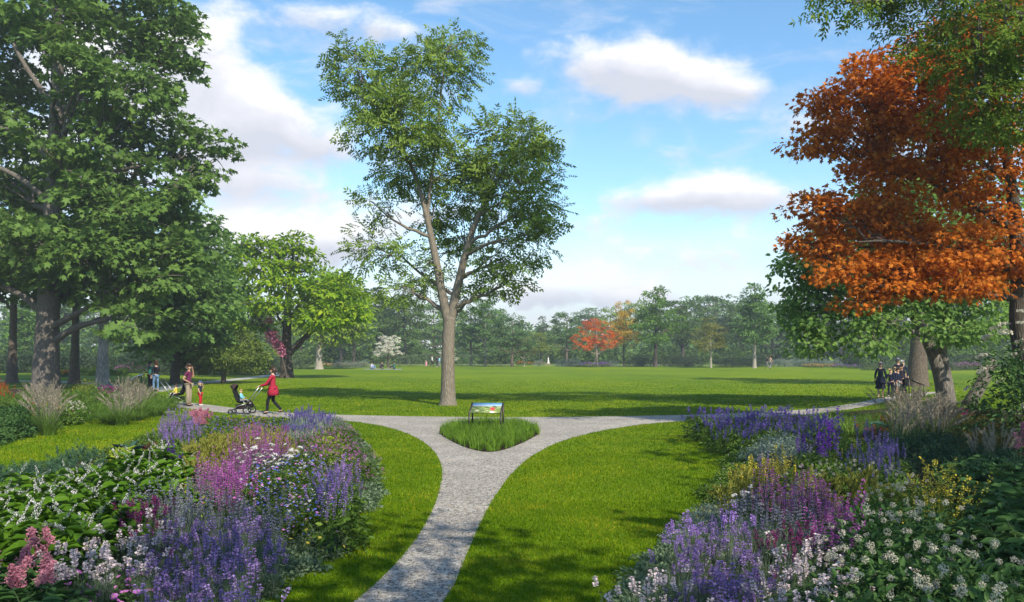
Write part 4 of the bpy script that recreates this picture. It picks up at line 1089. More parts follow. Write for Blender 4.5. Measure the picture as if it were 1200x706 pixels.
w2 = person('woman in a dark jacket and blue jeans beside the black-haired one', px=183, py=458.0, yaw=.9, h=1.68, R=dict(el=(.25, .12, 1.14), wr=(.2, .28, 1.2)), L=dict(kn=(.1, .1, .5), an=(.1, .1, .08)), hair='auburn', hairlen=1, top='dark', bottom='jeans', shoes='tan')
x, y = G(179.5, 457.6)
mb = MB(); box(mb, (0, 0, .82), (.26, .09, .24)); tube(mb, [(-.09, 0, .94), (-.07, 0, 1.08), (.07, 0, 1.08), (.09, 0, .94)], .012, 6)
obj('handbag', mb.mesh('handbag', CLO['white']), loc=(x, y, 0), label='pale handbag held between the two chatting women', cat='handbag')

# picnic
x, y = G(449, 433.2)
mb = MB(); gx, gy = np.meshgrid(np.linspace(-2.5, 2.5, 11), np.linspace(-1.0, 1.0, 6)); gz = .03 + .012 * np.sin(gx * 5) * np.cos(gy * 6)
V = np.stack([gx.ravel(), gy.ravel(), gz.ravel()], 1); i = np.arange(5)[:, None] * 11; j = np.arange(10)[None]
mb.add(V, np.stack([i + j, i + j + 1, i + 12 + j, i + 11 + j], -1).reshape(-1, 4)); mb.add(V - [0, 0, .025], np.stack([i + j, i + 11 + j, i + 12 + j, i + j + 1], -1).reshape(-1, 4))
obj('picnic_blanket', mb.mesh('picnic_blanket', plain('blanket', (.40, .42, .62), var=.5, scale=3)), loc=(x, y, 0), label='lilac-white blanket spread on the far lawn under the picnickers', cat='blanket')
SIT = dict(el=(.25, .12, 1.12), wr=(.2, .32, 1.0), kn=(.16, .42, .42), an=(.14, .62, .08), hip=(.09, .03, .91))
person('picnicker in lilac seated at the outer end of the blanket', loc=(x - 1.5, y, .06), yaw=-2.3, h=1.65, seat=.12, L=SIT, R=SIT, hair='black', hairlen=1, top='lilac', bottom='jeans')
person('dark dressed picnicker seated in the middle of the blanket', loc=(x - .2, y + .3, .06), yaw=2.9, h=1.7, seat=.12, L=SIT, R=SIT, hair='auburn', hairlen=1, top='black', bottom='dark')
person('picnicker in teal and navy seated nearest the ash trunk', loc=(x + 1.5, y, .06), yaw=2.1, h=1.7, seat=.12, L=SIT, R=SIT, hair='black', top='teal', bottom='navy')
STR = dict(kn=(.09, .2, .5), an=(.09, .26, .09)); STB = dict(kn=(.09, .02, .5), an=(.09, -.32, .14))
person('child in a pink dress in front of the hedge', px=499.5, py=430.6, yaw=.4, h=1.02, hair='blond', hairlen=1, top='pink', bottom='pink', bottomkind='skirt')
person('striding man in a white shirt and black trousers by the hedge', px=506, py=430.6, yaw=-1.2, h=1.85, L=STR, R=STB, hair='black', top='white', bottom='black')
person('man in dark clothes standing between white shirt and turquoise shirt', px=512.3, py=430.4, yaw=1.3, h=1.78, R=dict(el=(.24, .16, 1.15), wr=(.2, .36, 1.15)), hair='brown', top='navy', bottom='navy', shoes='white')
person('person in a turquoise shirt half behind the ash trunk', px=515.2, py=430.6, yaw=1.3, h=1.65, hair='black', top='sky', bottom='grey')
person('walker all in white on the far path below the conifer', px=642.5, py=429.4, yaw=1.5, h=1.70, L=STR, R=STB, hair='auburn', hairlen=1, top='white', bottom='white', bottomkind='skirt', shoes='tan')
person('stroller in a black top and grey trousers beside the silvery bank', px=899.2, py=432.2, yaw=1.2, h=1.75, L=STB, R=STR, hair='brown', top='black', bottom='grey')
person('companion in a tan top walking with the black-topped one', px=902.5, py=432.8, yaw=-.8, h=1.78, L=STR, R=STB, hair='auburn', hairlen=1, top='tan', bottom='grey')
# uniformed group
gr = None
person('woman in a long navy uniform coat and grey hat apart from the group', px=1032, py=467, yaw=2.6, h=1.72, hair='auburn', hairlen=1, top='navy', topkind='coat', bottom='navy', bottomkind='skirt', hat=('hat', 'hat'), L=dict(wr=(.24, .03, .92)), R=dict(wr=(.24, .03, .92)))
person('fair-haired boy in navy standing next to the uniformed woman', px=1043.5, py=465.5, yaw=2.5, h=1.36, hair='blond', hairlen=1, top='navy', bottom='navy')
person('blond girl in navy half hidden behind the brown-haired boy', px=1049, py=462.8, yaw=-2.8, h=1.40, hair='blond', hairlen=1, top='navy', bottom='navy')
person('tallest man in navy with a brimmed hat and pale scarf', px=1052.3, py=460.5, yaw=3.1, h=1.86, hair='black', top='navy', bottom='navy', hat=('hat', 'hat'))
person('brown-haired boy in a navy jacket and grey shorts', px=1052.0, py=464.8, yaw=-2.6, h=1.40, hair='brown', top='navy', bottom='grey', bottomkind='shorts')
person('black-haired youth in a dark short-sleeved shirt with hand to mouth', px=1056.5, py=464.0, yaw=2.4, h=1.56, hair='black', top='dark', topkind='short', bottom='dark', R=dict(el=(.22, .15, 1.2), wr=(.08, .17, 1.47)), skin='tan')
person('grey-haired man in a navy coat beside the thick tree trunk', px=1057.8, py=461.0, yaw=2.8, h=1.74, hair='grey', top='navy', topkind='coat', bottom='navy')

# the sign, and its two siblings
pm, nt, out = new_mat('sign_picture')
tc = nd(nt, 'ShaderNodeTexCoord'); sp = nd(nt, 'ShaderNodeSeparateXYZ', {0: tc.outputs['Generated']})
no = nd(nt, 'ShaderNodeTexNoise', {'Vector': tc.outputs['Generated'], 'Scale': 7.0, 'Detail': 5.0})
vv = nd(nt, 'ShaderNodeMath', {0: no.outputs['Fac'], 1: .22, 2: sp.outputs[1]}, operation='MULTIPLY_ADD')
land = ramp(nt, no.outputs['Fac'], [(.30, (.04, .07, .02)), (.46, (.13, .19, .05)), (.56, (.26, .30, .10)), (.66, (.45, .38, .24)), (.74, (.55, .55, .50))])
skyc = ramp(nt, vv.outputs[0], [(.70, (.62, .72, .82)), (1.0, (.16, .38, .68))])
fs = ramp(nt, vv.outputs[0], [(.77, (0, 0, 0)), (.80, (1, 1, 1))])
m1 = nd(nt, 'ShaderNodeMix', data_type='RGBA'); nt.links.new(fs, m1.inputs[0]); nt.links.new(land, m1.inputs[6]); nt.links.new(skyc, m1.inputs[7])
dv = nd(nt, 'ShaderNodeVectorMath', {0: tc.outputs['Generated'], 1: (.72, .40, 0)}, operation='SUBTRACT')
dv = nd(nt, 'ShaderNodeVectorMath', {0: dv.outputs[0], 1: (1.7, 1.0, 0)}, operation='MULTIPLY')
dl = nd(nt, 'ShaderNodeVectorMath', {0: dv.outputs[0]}, operation='LENGTH')
dd = nd(nt, 'ShaderNodeMath', {0: no.outputs['Fac'], 1: .22, 2: dl.outputs['Value']}, operation='MULTIPLY_ADD')
fr = ramp(nt, dd.outputs[0], [(.24, (1, 1, 1)), (.27, (0, 0, 0))])
m2 = nd(nt, 'ShaderNodeMix', data_type='RGBA'); nt.links.new(fr, m2.inputs[0]); nt.links.new(m1.outputs[2], m2.inputs[6]); m2.inputs[7].default_value = (.42, .05, .05, 1)
p = nd(nt, 'ShaderNodeBsdfPrincipled', {'Base Color': m2.outputs[2], 'Roughness': .25, 'Specular IOR Level': .5})
nt.links.new(p.outputs[0], out.inputs[0])


def sign(label, loc, yaw, s=1.0):
    o = obj('info_panel', None, loc=(loc[0], loc[1], 0), rot=(0, 0, yaw), scale=s, label=label, cat='sign')
    w, y0, y1, z0, z1 = .86, -.27, .27, .48, .73
    for sx in (-1, 1):
        mb = MB(); box(mb, (sx * (w / 2 + .022), y0, z0 / 2), (.042, .042, z0)); obj('leg', mb.mesh('leg', DARKM), o)
        mb = MB(); box(mb, (sx * (w / 2 + .022), y1, z1 / 2), (.042, .042, z1)); obj('leg', mb.mesh('leg', DARKM), o)
        mb = MB(); box(mb, (sx * (w / 2 + .022), 0, (z0 + z1) / 2 + .012), (.042, math.hypot(y1 - y0, z1 - z0) + .05, .045), rot=(math.atan2(z1 - z0, y1 - y0), 0, 0)); obj('side_rail', mb.mesh('side_rail', DARKM), o)
    ln = math.hypot(y1 - y0, z1 - z0)
    mb = MB(); box(mb, (0, 0, 0), (w, ln, .012)); f = obj('panel', mb.mesh('panel', DARKM), o, (0, 0, (z0 + z1) / 2 + .02), (math.atan2(z1 - z0, y1 - y0), 0, 0))
    mb = MB(); nx = 8
    mb.add([(-w / 2 + .006, -ln / 2 + .006, 0), (w / 2 - .006, -ln / 2 + .006, 0), (w / 2 - .006, ln / 2 - .006, 0), (-w / 2 + .006, ln / 2 - .006, 0), (-w / 2 + .006, -ln / 2 + .006, .003), (w / 2 - .006, -ln / 2 + .006, .003), (w / 2 - .006, ln / 2 - .006, .003), (-w / 2 + .006, ln / 2 - .006, .003)],
           [(3, 2, 1, 0), (4, 5, 6, 7), (0, 1, 5, 4), (1, 2, 6, 5), (2, 3, 7, 6), (3, 0, 4, 7)])
    obj('picture', mb.mesh('picture', pm), f, (0, 0, .007))
    return o


SX, SY = G(570, 504.0)
sign('slanted picture panel on four thin dark legs in the grassy island', (SX, SY), -.12, 1.0)
sign('dark slanted panel with a pale blue top behind the beige plumed grass', (G(160, 457)[0], G(160, 457)[1]), -1.0, 1.25)
sign('thin dark panel stand seen edge-on beside the uniformed group', (G(1072, 465)[0], G(1072, 465)[1]), 1.25, 1.25)

# stump of a leaning trunk beside the white umbelled bush
x, y = G(1146, 476)
mb = MB(); tube(mb, [(-.1, 0, -.05), (.15, 0, .35), (.62, .05, 1.1), (1.0, .1, 1.9)], [.30, .27, .24, .2], 14)
obj('leaning_trunk', mb.mesh('leaning_trunk', BARK['grey'], True), loc=(x - .1, y + .4, 0), label='short leaning grey trunk partly hidden by the cream umbels', cat='tree trunk')

# ------------------------------------------------------------------ plants
PM = {
    'lav_leaf': leafmat('lavender_leaf', (.12, .17, .10), (.20, .26, .16), (.30, .35, .24)),
    'silver': leafmat('silver_leaf', (.17, .23, .17), (.27, .33, .26), (.38, .43, .35)),
    'greyg': leafmat('greygreen_leaf', (.085, .14, .07), (.15, .215, .12), (.22, .28, .17)),
    'green': leafmat('plant_green', (.050, .105, .014), (.105, .18, .025), (.18, .26, .04)),
    'bright': leafmat('plant_bright', (.040, .100, .005), (.080, .170, .008), (.14, .24, .02)),
    'deep': leafmat('plant_deep', (.030, .080, .020), (.062, .13, .034), (.11, .19, .055)),
    'bluel': leafmat('plant_bluegreen', (.022, .065, .050), (.045, .11, .085), (.09, .17, .13), rough=.45),
    'limey': leafmat('plant_lime', (.13, .19, .015), (.22, .29, .025), (.33, .36, .05)),
    'golden': leafmat('plant_golden', (.18, .20, .03), (.30, .30, .06), (.44, .40, .14)),
    'juniper': leafmat('juniper_leaf', (.045, .105, .058), (.085, .165, .092), (.14, .23, .14)),
    'juniperd': leafmat('juniper_dark', (.018, .052, .026), (.036, .085, .042), (.06, .12, .06)),
    'burg': leafmat('burgundy_leaf', (.06, .012, .016), (.13, .025, .03), (.22, .05, .05)),
    'grassg': leafmat('fountain_grass_blade', (.065, .13, .015), (.13, .23, .03), (.26, .34, .07)),
    'grassy': leafmat('island_grass_blade', (.06, .14, .008), (.13, .24, .015), (.28, .34, .06)),
    'grasso': leafmat('russet_grass_blade', (.07, .08, .02), (.14, .12, .03), (.20, .15, .05)),
    'plume': leafmat('plume_beige', (.22, .19, .14), (.34, .30, .23), (.46, .41, .33)),
    'purple': leafmat('petal_purple', (.22, .13, .34), (.35, .23, .51), (.54, .42, .72), trans=.35),
    'violet': leafmat('petal_violet', (.11, .07, .30), (.19, .13, .44), (.32, .23, .58), trans=.35),
    'deepv': leafmat('petal_deep_violet', (.09, .015, .30), (.16, .03, .42), (.25, .07, .52), trans=.35),
    'bluegrey': leafmat('petal_blue_grey', (.20, .18, .29), (.28, .27, .38), (.40, .39, .50)),
    'lilac': leafmat('petal_lilac', (.26, .14, .46), (.38, .23, .58), (.50, .36, .68)),
    'magenta': leafmat('petal_magenta', (.36, .06, .33), (.53, .14, .48), (.64, .28, .60), trans=.4),
    'mauve': leafmat('petal_mauve', (.34, .07, .32), (.48, .14, .44), (.56, .24, .52)),
    'stoe': leafmat('petal_burgundy', (.13, .02, .09), (.24, .03, .15), (.40, .06, .26)),
    'white': leafmat('petal_white', (.55, .52, .50), (.72, .70, .67), (.82, .80, .78)),
    'cream': leafmat('petal_cream', (.40, .37, .28), (.52, .49, .39), (.62, .60, .50)),
    'pinkw': leafmat('petal_pinkish_white', (.55, .44, .47), (.68, .58, .60), (.76, .70, .70)),
    'pink': leafmat('petal_astilbe', (.42, .14, .20), (.58, .24, .31), (.68, .36, .42)),
    'phlox': leafmat('petal_phlox', (.48, .10, .44), (.62, .18, .58), (.70, .32, .66)),
    'blue': leafmat('petal_cornflower', (.06, .08, .46), (.12, .15, .60), (.22, .25, .68)),
    'yellow': leafmat('petal_yellow', (.46, .37, .03), (.60, .50, .06), (.70, .62, .16)),
    'orangef': leafmat('petal_orange', (.62, .22, .02), (.70, .34, .04), (.75, .45, .10)),
    'redf': leafmat('petal_red', (.52, .02, .012), (.66, .05, .02), (.70, .10, .03)),
    'stem': leafmat('flower_stem', (.05, .09, .03), (.09, .14, .05)),
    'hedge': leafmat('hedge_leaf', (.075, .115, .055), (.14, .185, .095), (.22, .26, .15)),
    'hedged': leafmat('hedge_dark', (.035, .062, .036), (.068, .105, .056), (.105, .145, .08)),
}


def stem_tube(mb, p0, p1, r, m):
    tube(mb, [p0, .5 * (np.asarray(p0) + p1) + rng.normal(size=3) * .008, p1], r, 3, m, cap=False)


def spike_mesh(name, stem_h, L, w, n, fl, mat, taper=.6, tiers=0, leafy=0, leaf_m='lav_leaf'):
    """one flower spike standing at the origin: thin stem, florets in whorls up the top L metres"""
    mb = MB(); H = stem_h + L
    bend = rng.normal(size=2) * .05 * H
    pos = lambda z: np.stack([bend[0] * (z / H) ** 2, bend[1] * (z / H) ** 2, z], -1)
    zz = np.linspace(0, H, 4)
    tube(mb, pos(zz), [.0035, .003, .0025, .0015], 3, 1, cap=False)
    if tiers:
        t = (rng.integers(0, tiers, n) + rng.uniform(-.18, .18, n) + .5) / tiers
    else:
        t = rng.uniform(0, 1, n)
    t = np.clip(t, 0, 1)
    z = stem_h + t * L
    a = rng.uniform(0, 6.283, n)
    rad = w * (1 - taper * t ** 1.5) * rng.uniform(.35, 1, n)
    o = np.stack([np.cos(a), np.sin(a), np.zeros(n)], 1)
    P = pos(z) + o * (rad * .4)[:, None]
    T = o + np.array([0, 0, .55]) + rng.normal(size=(n, 3)) * .25
    leaves(mb, P, T, np.array([0, 0, 1.0]) + rng.normal(size=(n, 3)) * .5, np.maximum(rad, fl) * rng.uniform(.7, 1.2, n), fl * rng.uniform(.6, 1.1, n), 'diamond', 0)
    if leafy:
        z = rng.uniform(.05 * stem_h, stem_h, leafy); a = rng.uniform(0, 6.283, leafy)
        o = np.stack([np.cos(a), np.sin(a), np.full(leafy, .6)], 1)
        leaves(mb, pos(z), o, np.array([0, 0, 1.0]) + rng.normal(size=(leafy, 3)) * .3, fl * 3.2, fl * .7, 'diamond', 2)
    return mb.mesh(name, [PM[mat], PM['stem'], PM[leaf_m]])


def head_mesh(name, kind, size, mat, mat2='yellow'):
    mb = MB()
    if kind in ('umbel', 'globe'):
        n = 70 if size > .028 else 26
        u = rnd_dirs(n); u[:, 2] = np.abs(u[:, 2]) if kind == 'umbel' else u[:, 2]
        fl = .34 if kind == 'umbel' else .5
        P = u * np.array([size, size, size * fl * (1 if kind == 'umbel' else 2)]) * rng.uniform(.8, 1, n)[:, None]
        P[:, 2] += size * .2
        leaves(mb, P - u * size * .12, rnd_dirs(n) * .8 + np.array([0, 0, .1]), u + np.array([0, 0, .4]), size * .36 * rng.uniform(.6, 1.1, n), size * .36, 'diamond', 0)
        for i in range(5):
            a = i * 1.257; stem_tube(mb, np.array([0, 0, -size * 1.2]), np.array([math.cos(a) * size * .6, math.sin(a) * size * .6, size * .15]), size * .02, 1)
    elif kind == 'daisy':
        k = 7
        a = np.arange(k) * 6.283 / k
        o = np.stack([np.cos(a), np.sin(a), np.full(k, .25)], 1)
        leaves(mb, np.zeros((k, 3)), o, np.tile([0, 0, 1.0], (k, 1)), size, size * .8, 'petal', 0)
        leaves(mb, np.zeros((3, 3)) + [0, 0, size * .1], rnd_dirs(3) * [1, 1, .1], np.tile([0, 0, 1.0], (3, 1)), size * .35, size * .35, 'diamond', 1)
        return mb.mesh(name, [PM[mat], PM[mat2]])
    elif kind == 'pip':
        n = 9
        leaves(mb, rng.normal(size=(n, 3)) * size * .25, rnd_dirs(n), rnd_dirs(n), size * .8, size * .6, 'diamond', 0)
    return mb.mesh(name, [PM[mat], PM['stem']])


def plume_mesh(name, H, L, w, mat):
    """feathery astilbe plume: a cone of side sprays thick with tiny flowers"""
    mb = MB(); b = rng.normal(size=2) * .05
    tube(mb, [(0, 0, 0), (b[0] * .4, b[1] * .4, (H) * .6), (b[0], b[1], H + L)], [.005, .004, .002], 4, 1, cap=False)
    for i in range(34):
        t = (i + .5) / 34; z = H + t * L; a = i * 2.4 + rng.normal() * .3; ln = w * (1 - t) ** .8 * rng.uniform(.7, 1.1) + .015
        o = np.array([math.cos(a), math.sin(a), .75]); o /= np.linalg.norm(o)
        p0 = np.array([b[0] * t, b[1] * t, z]); m = 16
        s = rng.uniform(0, 1, m)[:, None]
        P = p0 + o * s * ln + np.array([0, 0, -.18]) * (s ** 2) * ln + rng.normal(size=(m, 3)) * .006
        leaves(mb, P, rnd_dirs(m) + o * .6, rnd_dirs(m), .020 * rng.uniform(.7, 1.3, m), .014, 'diamond', 0)
    return mb.mesh(name, [PM[mat], PM['stem']])


def grass_plume(mb, p0, az, h, lean, m, L=.30, w=.022, n=36):
    d = np.array([math.cos(az), math.sin(az)])
    pos = lambda t: np.stack([p0[0] + d[0] * lean * h * t ** 1.7, p0[1] + d[1] * lean * h * t ** 1.7, h * (t - .3 * lean * t ** 3)], -1)
    tube(mb, pos(np.linspace(0, 1, 5)), .003, 3, m, cap=False)
    t = rng.uniform(1 - L / h, 1.02, n); P = pos(t)
    env = np.sin(np.clip((t - (1 - L / h)) / (L / h), .05, .97) * math.pi) ** .6
    T = rnd_dirs(n) * .7 + np.array([d[0] * .2, d[1] * .2, 1])
    leaves(mb, P, T, rnd_dirs(n), .05 * (.4 + env), w * env * .7, 'diamond', m)


def mound_blades(mb, n, R, H, w, lean=(.2, .8), spread=.35, m=0, segs=2, droop=1.0):
    a = rng.uniform(0, 6.283, n); r = R * spread * np.sqrt(rng.uniform(0, 1, n))
    blades(mb, np.stack([np.cos(a) * r, np.sin(a) * r, np.zeros(n)], 1), a + rng.normal(size=n) * .5, H * rng.uniform(.55, 1.05, n), rng.uniform(*lean, n) * R / H / .8, w * rng.uniform(.6, 1.2, n), segs, m, droop)


def dome_leaves(mb, nc, per, R, H, L, Wr, shape, m=0, rc=.35, up=.7, droop=.3, inner=.55):
    u = rnd_dirs(nc); u[:, 2] = np.abs(u[:, 2]) * 1.0 - .08
    rr = rng.uniform(inner, 1, nc)[:, None]
    C = u * rr * np.array([R, R, H * .9]) * (1 + .12 * np.sin(u[:, :1] * 5 + u[:, 1:2] * 4)) + np.array([0, 0, H * .10])
    C[:, 2] = np.maximum(C[:, 2], .03)
    crown_leaves(mb, C, u + np.array([0, 0, .35]), per, rc * R if rc < 1 else rc, L, Wr, shape, .5, droop, up)


KIND = {}


def kind(name, make, variants=2):
    KIND[name] = [make() for _ in range(variants)]


def parts_spiky(fol, spikes, spike_name='flower_spike', R=.18, hb=.9, splay=.30, fol_name='foliage', merge=None):
    """spikes: (list of spike meshes, count)"""
    out_ = [(fol_name, fol, None, None, 1.0)]
    ms, n = spikes
    for i in range(n):
        a = i * 2.399 + random.uniform(-.3, .3); r = R * math.sqrt((i + .5) / n)
        tilt = splay * r / R * random.uniform(.6, 1.2)
        out_.append((spike_name, random.choice(ms), (math.cos(a) * r * .75, math.sin(a) * r * .75, 0), (-tilt * math.sin(a), tilt * math.cos(a), random.uniform(0, 6)), random.uniform(.82, 1.12)))
    return out_


def spiky(leaf='lav_leaf', fn=170, fR=.22, fH=.30, fw=.006, stem=(.26, .36), L=.10, w=.018, nfl=46, fl=.012, mat='purple', n=24, R=.22, splay=.35, tiers=5, leafy=4, taper=.5,
          lean=(.1, .7), merged=False, broad=None, nv=3):
    def make():
        mb = MB()
        if broad:
            dome_leaves(mb, broad[0], broad[1], fR, fH, broad[2], broad[3], 'oval', 0, .35)
        else:
            mound_blades(mb, fn, fR, fH, fw, lean)
        f = mb.mesh('foliage', [PM[leaf]])
        ms = [spike_mesh('flower_spike', random.uniform(*stem), L * random.uniform(.8, 1.2), w, nfl, fl, mat, taper, tiers, leafy, leaf) for _ in range(nv)]
        ps = parts_spiky(f, (ms, n), R=R, splay=splay)
        if merged:
            return [ps[0], ('blossoms', join_parts('blossoms', ps[1:]), None, None, 1.0)]
        return ps
    return make


def bushy(leaf='green', nc=60, per=12, R=.4, H=.5, L=.06, Wr=.5, shape='oval', heads=None, merged=True, rc=.35, up=.7, droop=.3, hname='flower_head', stems=True, inner=.55):
    """heads: list of (n, kind, size, material)"""
    def make():
        mb = MB(); dome_leaves(mb, nc, per, R, H, L, Wr, shape, 0, rc, up, droop, inner)
        if stems:
            for i in range(7):
                a = rng.uniform(0, 6.28); r = rng.uniform(.3, .8)
                tube(mb, [(0, 0, 0), (math.cos(a) * R * r * .4, math.sin(a) * R * r * .4, H * .4), (math.cos(a) * R * r, math.sin(a) * R * r, H * .85 * math.sqrt(1 - r * r) + .05)], [.012 * H + .003, .008 * H + .002, .002], 4, 1, cap=False)
        f = mb.mesh('foliage', [PM[leaf], PM['stem']])
        ps = [('foliage', f, None, None, 1.0)]
        for (n, kd, size, mat) in (heads or []):
            hm_ = [head_mesh('head', kd, size, mat) for _ in range(3)]
            hs = []
            for i in range(n):
                a = i * 2.399 + random.uniform(-.5, .5); r = math.sqrt((i + .5) / n) * .97
                z = H * (.10 + .95 * math.sqrt(max(0.02, 1 - r * r))) * random.uniform(.93, 1.1)
                hs.append((hname, random.choice(hm_), (math.cos(a) * r * R, math.sin(a) * r * R, z), (-.7 * r * math.sin(a) + random.uniform(-.25, .25), .7 * r * math.cos(a) + random.uniform(-.25, .25), 0), random.uniform(.75, 1.2)))
            ps += [('blossoms', join_parts('blossoms', hs), None, None, 1.0)] if merged else hs
        return ps
    return make


def clump(leaf='grassg', n=240, R=.6, H=.8, w=.012, lean=(.25, 1.0), plumes=0, pm='plume', pH=(.8, 1.1), segs=4, pl=(.05, .55), pL=.3):
    def make():
        mb = MB(); mound_blades(mb, n, R, H, w, lean, .22, 0, segs)
        ps = [('blades', mb.mesh('blades', [PM[leaf]]), None, None, 1.0)]
        if plumes:
            mp = MB()
            for i in range(plumes):
                a = rng.uniform(0, 6.28); r = R * .2 * rng.uniform() ** .5
                grass_plume(mp, (math.cos(a) * r, math.sin(a) * r), a + rng.normal() * .3, rng.uniform(*pH), rng.uniform(*pl), 0, pL)
            ps.append(('plumes', mp.mesh('plumes', [PM[pm]]), None, None, 1.0))
        return ps
    return make


def needles(leaf='juniper', nc=90, R=.7, H=.5, per=26):
    def make():
        mb = MB()
        u = rnd_dirs(nc); u[:, 2] = np.abs(u[:, 2])
        lump = (1 + .22 * np.sin(u[:, :1] * 7 + 1) * np.cos(u[:, 1:2] * 6))
        C = u * rng.uniform(.6, 1, nc)[:, None] * np.array([R, R, H]) * lump
        for k in range(3):
            D = unit(u + rng.normal(size=(nc, 3)) * .5 + np.array([0, 0, .25]))
            n = nc * per // 3
            Cc = np.repeat(C, per // 3, 0); Dd = np.repeat(D, per // 3, 0)[:n]
            s = rng.uniform(0, 1, len(Cc))[:, None]
            P = Cc + Dd * s * .16
            T = Dd + rng.normal(size=P.shape) * .55
            leaves(mb, P, T, np.array([0, 0, .6]) + rng.normal(size=P.shape) * .5, .055 * rng.uniform(.6, 1.2, len(P)), .014, 'diamond', 0)
        tube(mb, [(0, 0, 0), (.02, 0, H * .5)], [.03, .015], 5, 1)
        return [('foliage', mb.mesh('foliage', [PM[leaf], PM['stem']]), None, None, 1.0)]
    return make


def rosette(leaf='bluel', n=16, L=.34, W=.10, rise=(.35, 1.1), shape='oval'):
    def make():
        mb = MB(); a = np.arange(n) * 2.399
        up = np.linspace(rise[1], rise[0], n)
        T = np.stack([np.cos(a), np.sin(a), up], 1)
        P = np.stack([np.cos(a) * .03, np.sin(a) * .03, np.full(n, .04)], 1)
        leaves(mb, P, T, np.stack([-np.cos(a) * up, -np.sin(a) * up, np.ones(n)], 1), L * rng.uniform(.7, 1.1, n), W * rng.uniform(.8, 1.2, n), shape, 0)
        return [('foliage', mb.mesh('foliage', [PM[leaf]]), None, None, 1.0)]
    return make


def astilbe(leaf='deep', n=3, H=.42, L=.26, w=.095, mat='pink', R=.16):
    def make():
        mb = MB(); dome_leaves(mb, 34, 9, .26, .36, .08, .55, 'maple', 0, .4)
        ps = [('foliage', mb.mesh('foliage', [PM[leaf]]), None, None, 1.0)]
        ms = [plume_mesh('flower_plume', H * random.uniform(.85, 1.1), L, w, mat) for _ in range(3)]
        for i in range(n):
            a = i * 2.399; r = R * math.sqrt((i + .3) / n); t = .25 * r / R
            ps.append(('flower_plume', ms[i % 3], (math.cos(a) * r, math.sin(a) * r, 0), (-t * math.sin(a), t * math.cos(a), i), random.uniform(.8, 1.1)))
        return ps
    return make


def broadleaf(leaf='bright', n_st=11, R=.42, H=.55, L=.13, W=.42, per=9, spikes=None):
    """leafy arching shrub; spikes = (count, stem mesh maker)"""
    def make():
        mb = MB()
        tips = []
        for i in range(n_st):
            a = i * 2.399 + rng.normal() * .2; r = R * math.sqrt((i + .5) / n_st)
            p1 = np.array([math.cos(a) * r * .5, math.sin(a) * r * .5, H * .75]); p2 = np.array([math.cos(a) * r * 1.1, math.sin(a) * r * 1.1, H * (1.0 - .35 * (r / R) ** 2)])
            pts = bez(np.zeros(3), p1, p2, 7); tube(mb, pts, np.linspace(.006, .002, 7), 4, 1, cap=False)
            tips.append((p2, a))
            t = np.linspace(.25, 1, per); P = np.stack([np.interp(t, np.linspace(0, 1, 7), pts[:, k]) for k in range(3)], 1)
            P = np.repeat(P, 2, 0); b = a + np.where(np.arange(2 * per) % 2, 1.0, -1.0) + rng.normal(size=2 * per) * .4
            T = np.stack([np.cos(b), np.sin(b), rng.uniform(-.25, .35, 2 * per)], 1)
            N = np.array([0, 0, 1.0]) + .35 * np.array([math.cos(a), math.sin(a), 0]) + rng.normal(size=(2 * per, 3)) * .25
            leaves(mb, P, T, N, L * rng.uniform(.7, 1.15, 2 * per), L * W, 'oval', 0)
        ps = [('foliage', mb.mesh('foliage', [PM[leaf], PM['stem']]), None, None, 1.0)]
        if spikes:
            cnt, maker = spikes
            ms = [maker() for _ in range(3)]
            for i in range(cnt):
                p, a = tips[(i * 2) % len(tips)]
                q = p * random.uniform(.8, 1.02) + np.array([0, 0, .03]); tl = random.uniform(.45, 1.35)
                b = a + random.uniform(-.9, .9)
                ps.append(('flower_spike', ms[i % 3], tuple(q), (-tl * math.sin(b), tl * math.cos(b), random.uniform(0, 6)), random.uniform(.8, 1.2)))
        return ps
    return make


# kinds of plant -------------------------------------------------------------
kind('lavender', spiky(n=9, nfl=46, w=.027, fl=.018, L=.10, stem=(.18, .42), fH=.36, fn=210), 3)
kind('lavender_pale', spiky(n=9, mat='lilac', nfl=42, w=.026, fl=.018, L=.10, stem=(.24, .40), fH=.36, fn=210), 2)
kind('white_lavender', spiky(n=8, mat='pinkw', stem=(.24, .46), L=.085, w=.030, nfl=34, fl=.021, leaf='greyg', fn=230, fH=.42), 2)
kind('burgundy_lavender', spiky(n=7, mat='stoe', stem=(.40, .50), L=.075, w=.022, nfl=52, fl=.016, leaf='lav_leaf', fn=150, fH=.36, tiers=0), 2)
kind('blue_sage', spiky(leaf='silver', n=12, mat='bluegrey', stem=(.24, .38), L=.17, w=.014, nfl=54, fl=.012, fn=270, fH=.30, fw=.009), 2)
kind('silver_mound', bushy('silver', 70, 16, .28, .26, .045, .28, 'diamond', [(9, 'pip', .014, 'yellow')], rc=.4))
kind('meadow_sage', spiky(leaf='green', n=8, mat='magenta', stem=(.30, .42), L=.32, w=.024, nfl=64, fl=.018, fn=120, fH=.32, fw=.012, R=.22, splay=.2, tiers=12, leafy=6), 2)
kind('mauve_sage', spiky(leaf='green', n=7, mat='mauve', stem=(.24, .36), L=.34, w=.020, nfl=66, fl=.016, fn=110, fH=.30, fw=.012, R=.22, splay=.15, tiers=12, leafy=6, merged=True), 2)
kind('lady_mantle', bushy('limey', 60, 14, .34, .32, .045, .9, 'diamond', [(40, 'pip', .014, 'yellow')], rc=.35))
kind('sweetspire', broadleaf('bright', 13, .46, .50, .16, .46, 9, (4, lambda: spike_mesh('flower_spike', .05, .17, .018, 60, .011, 'white', .35, 0, 0))), 3)
kind('juniper', needles('juniper', 100, .56, .46, 36), 3)
kind('juniper_dark', needles('juniperd', 90, .8, .5), 2)
kind('agave', rosette('bluel', 18, .42, .11), 1)
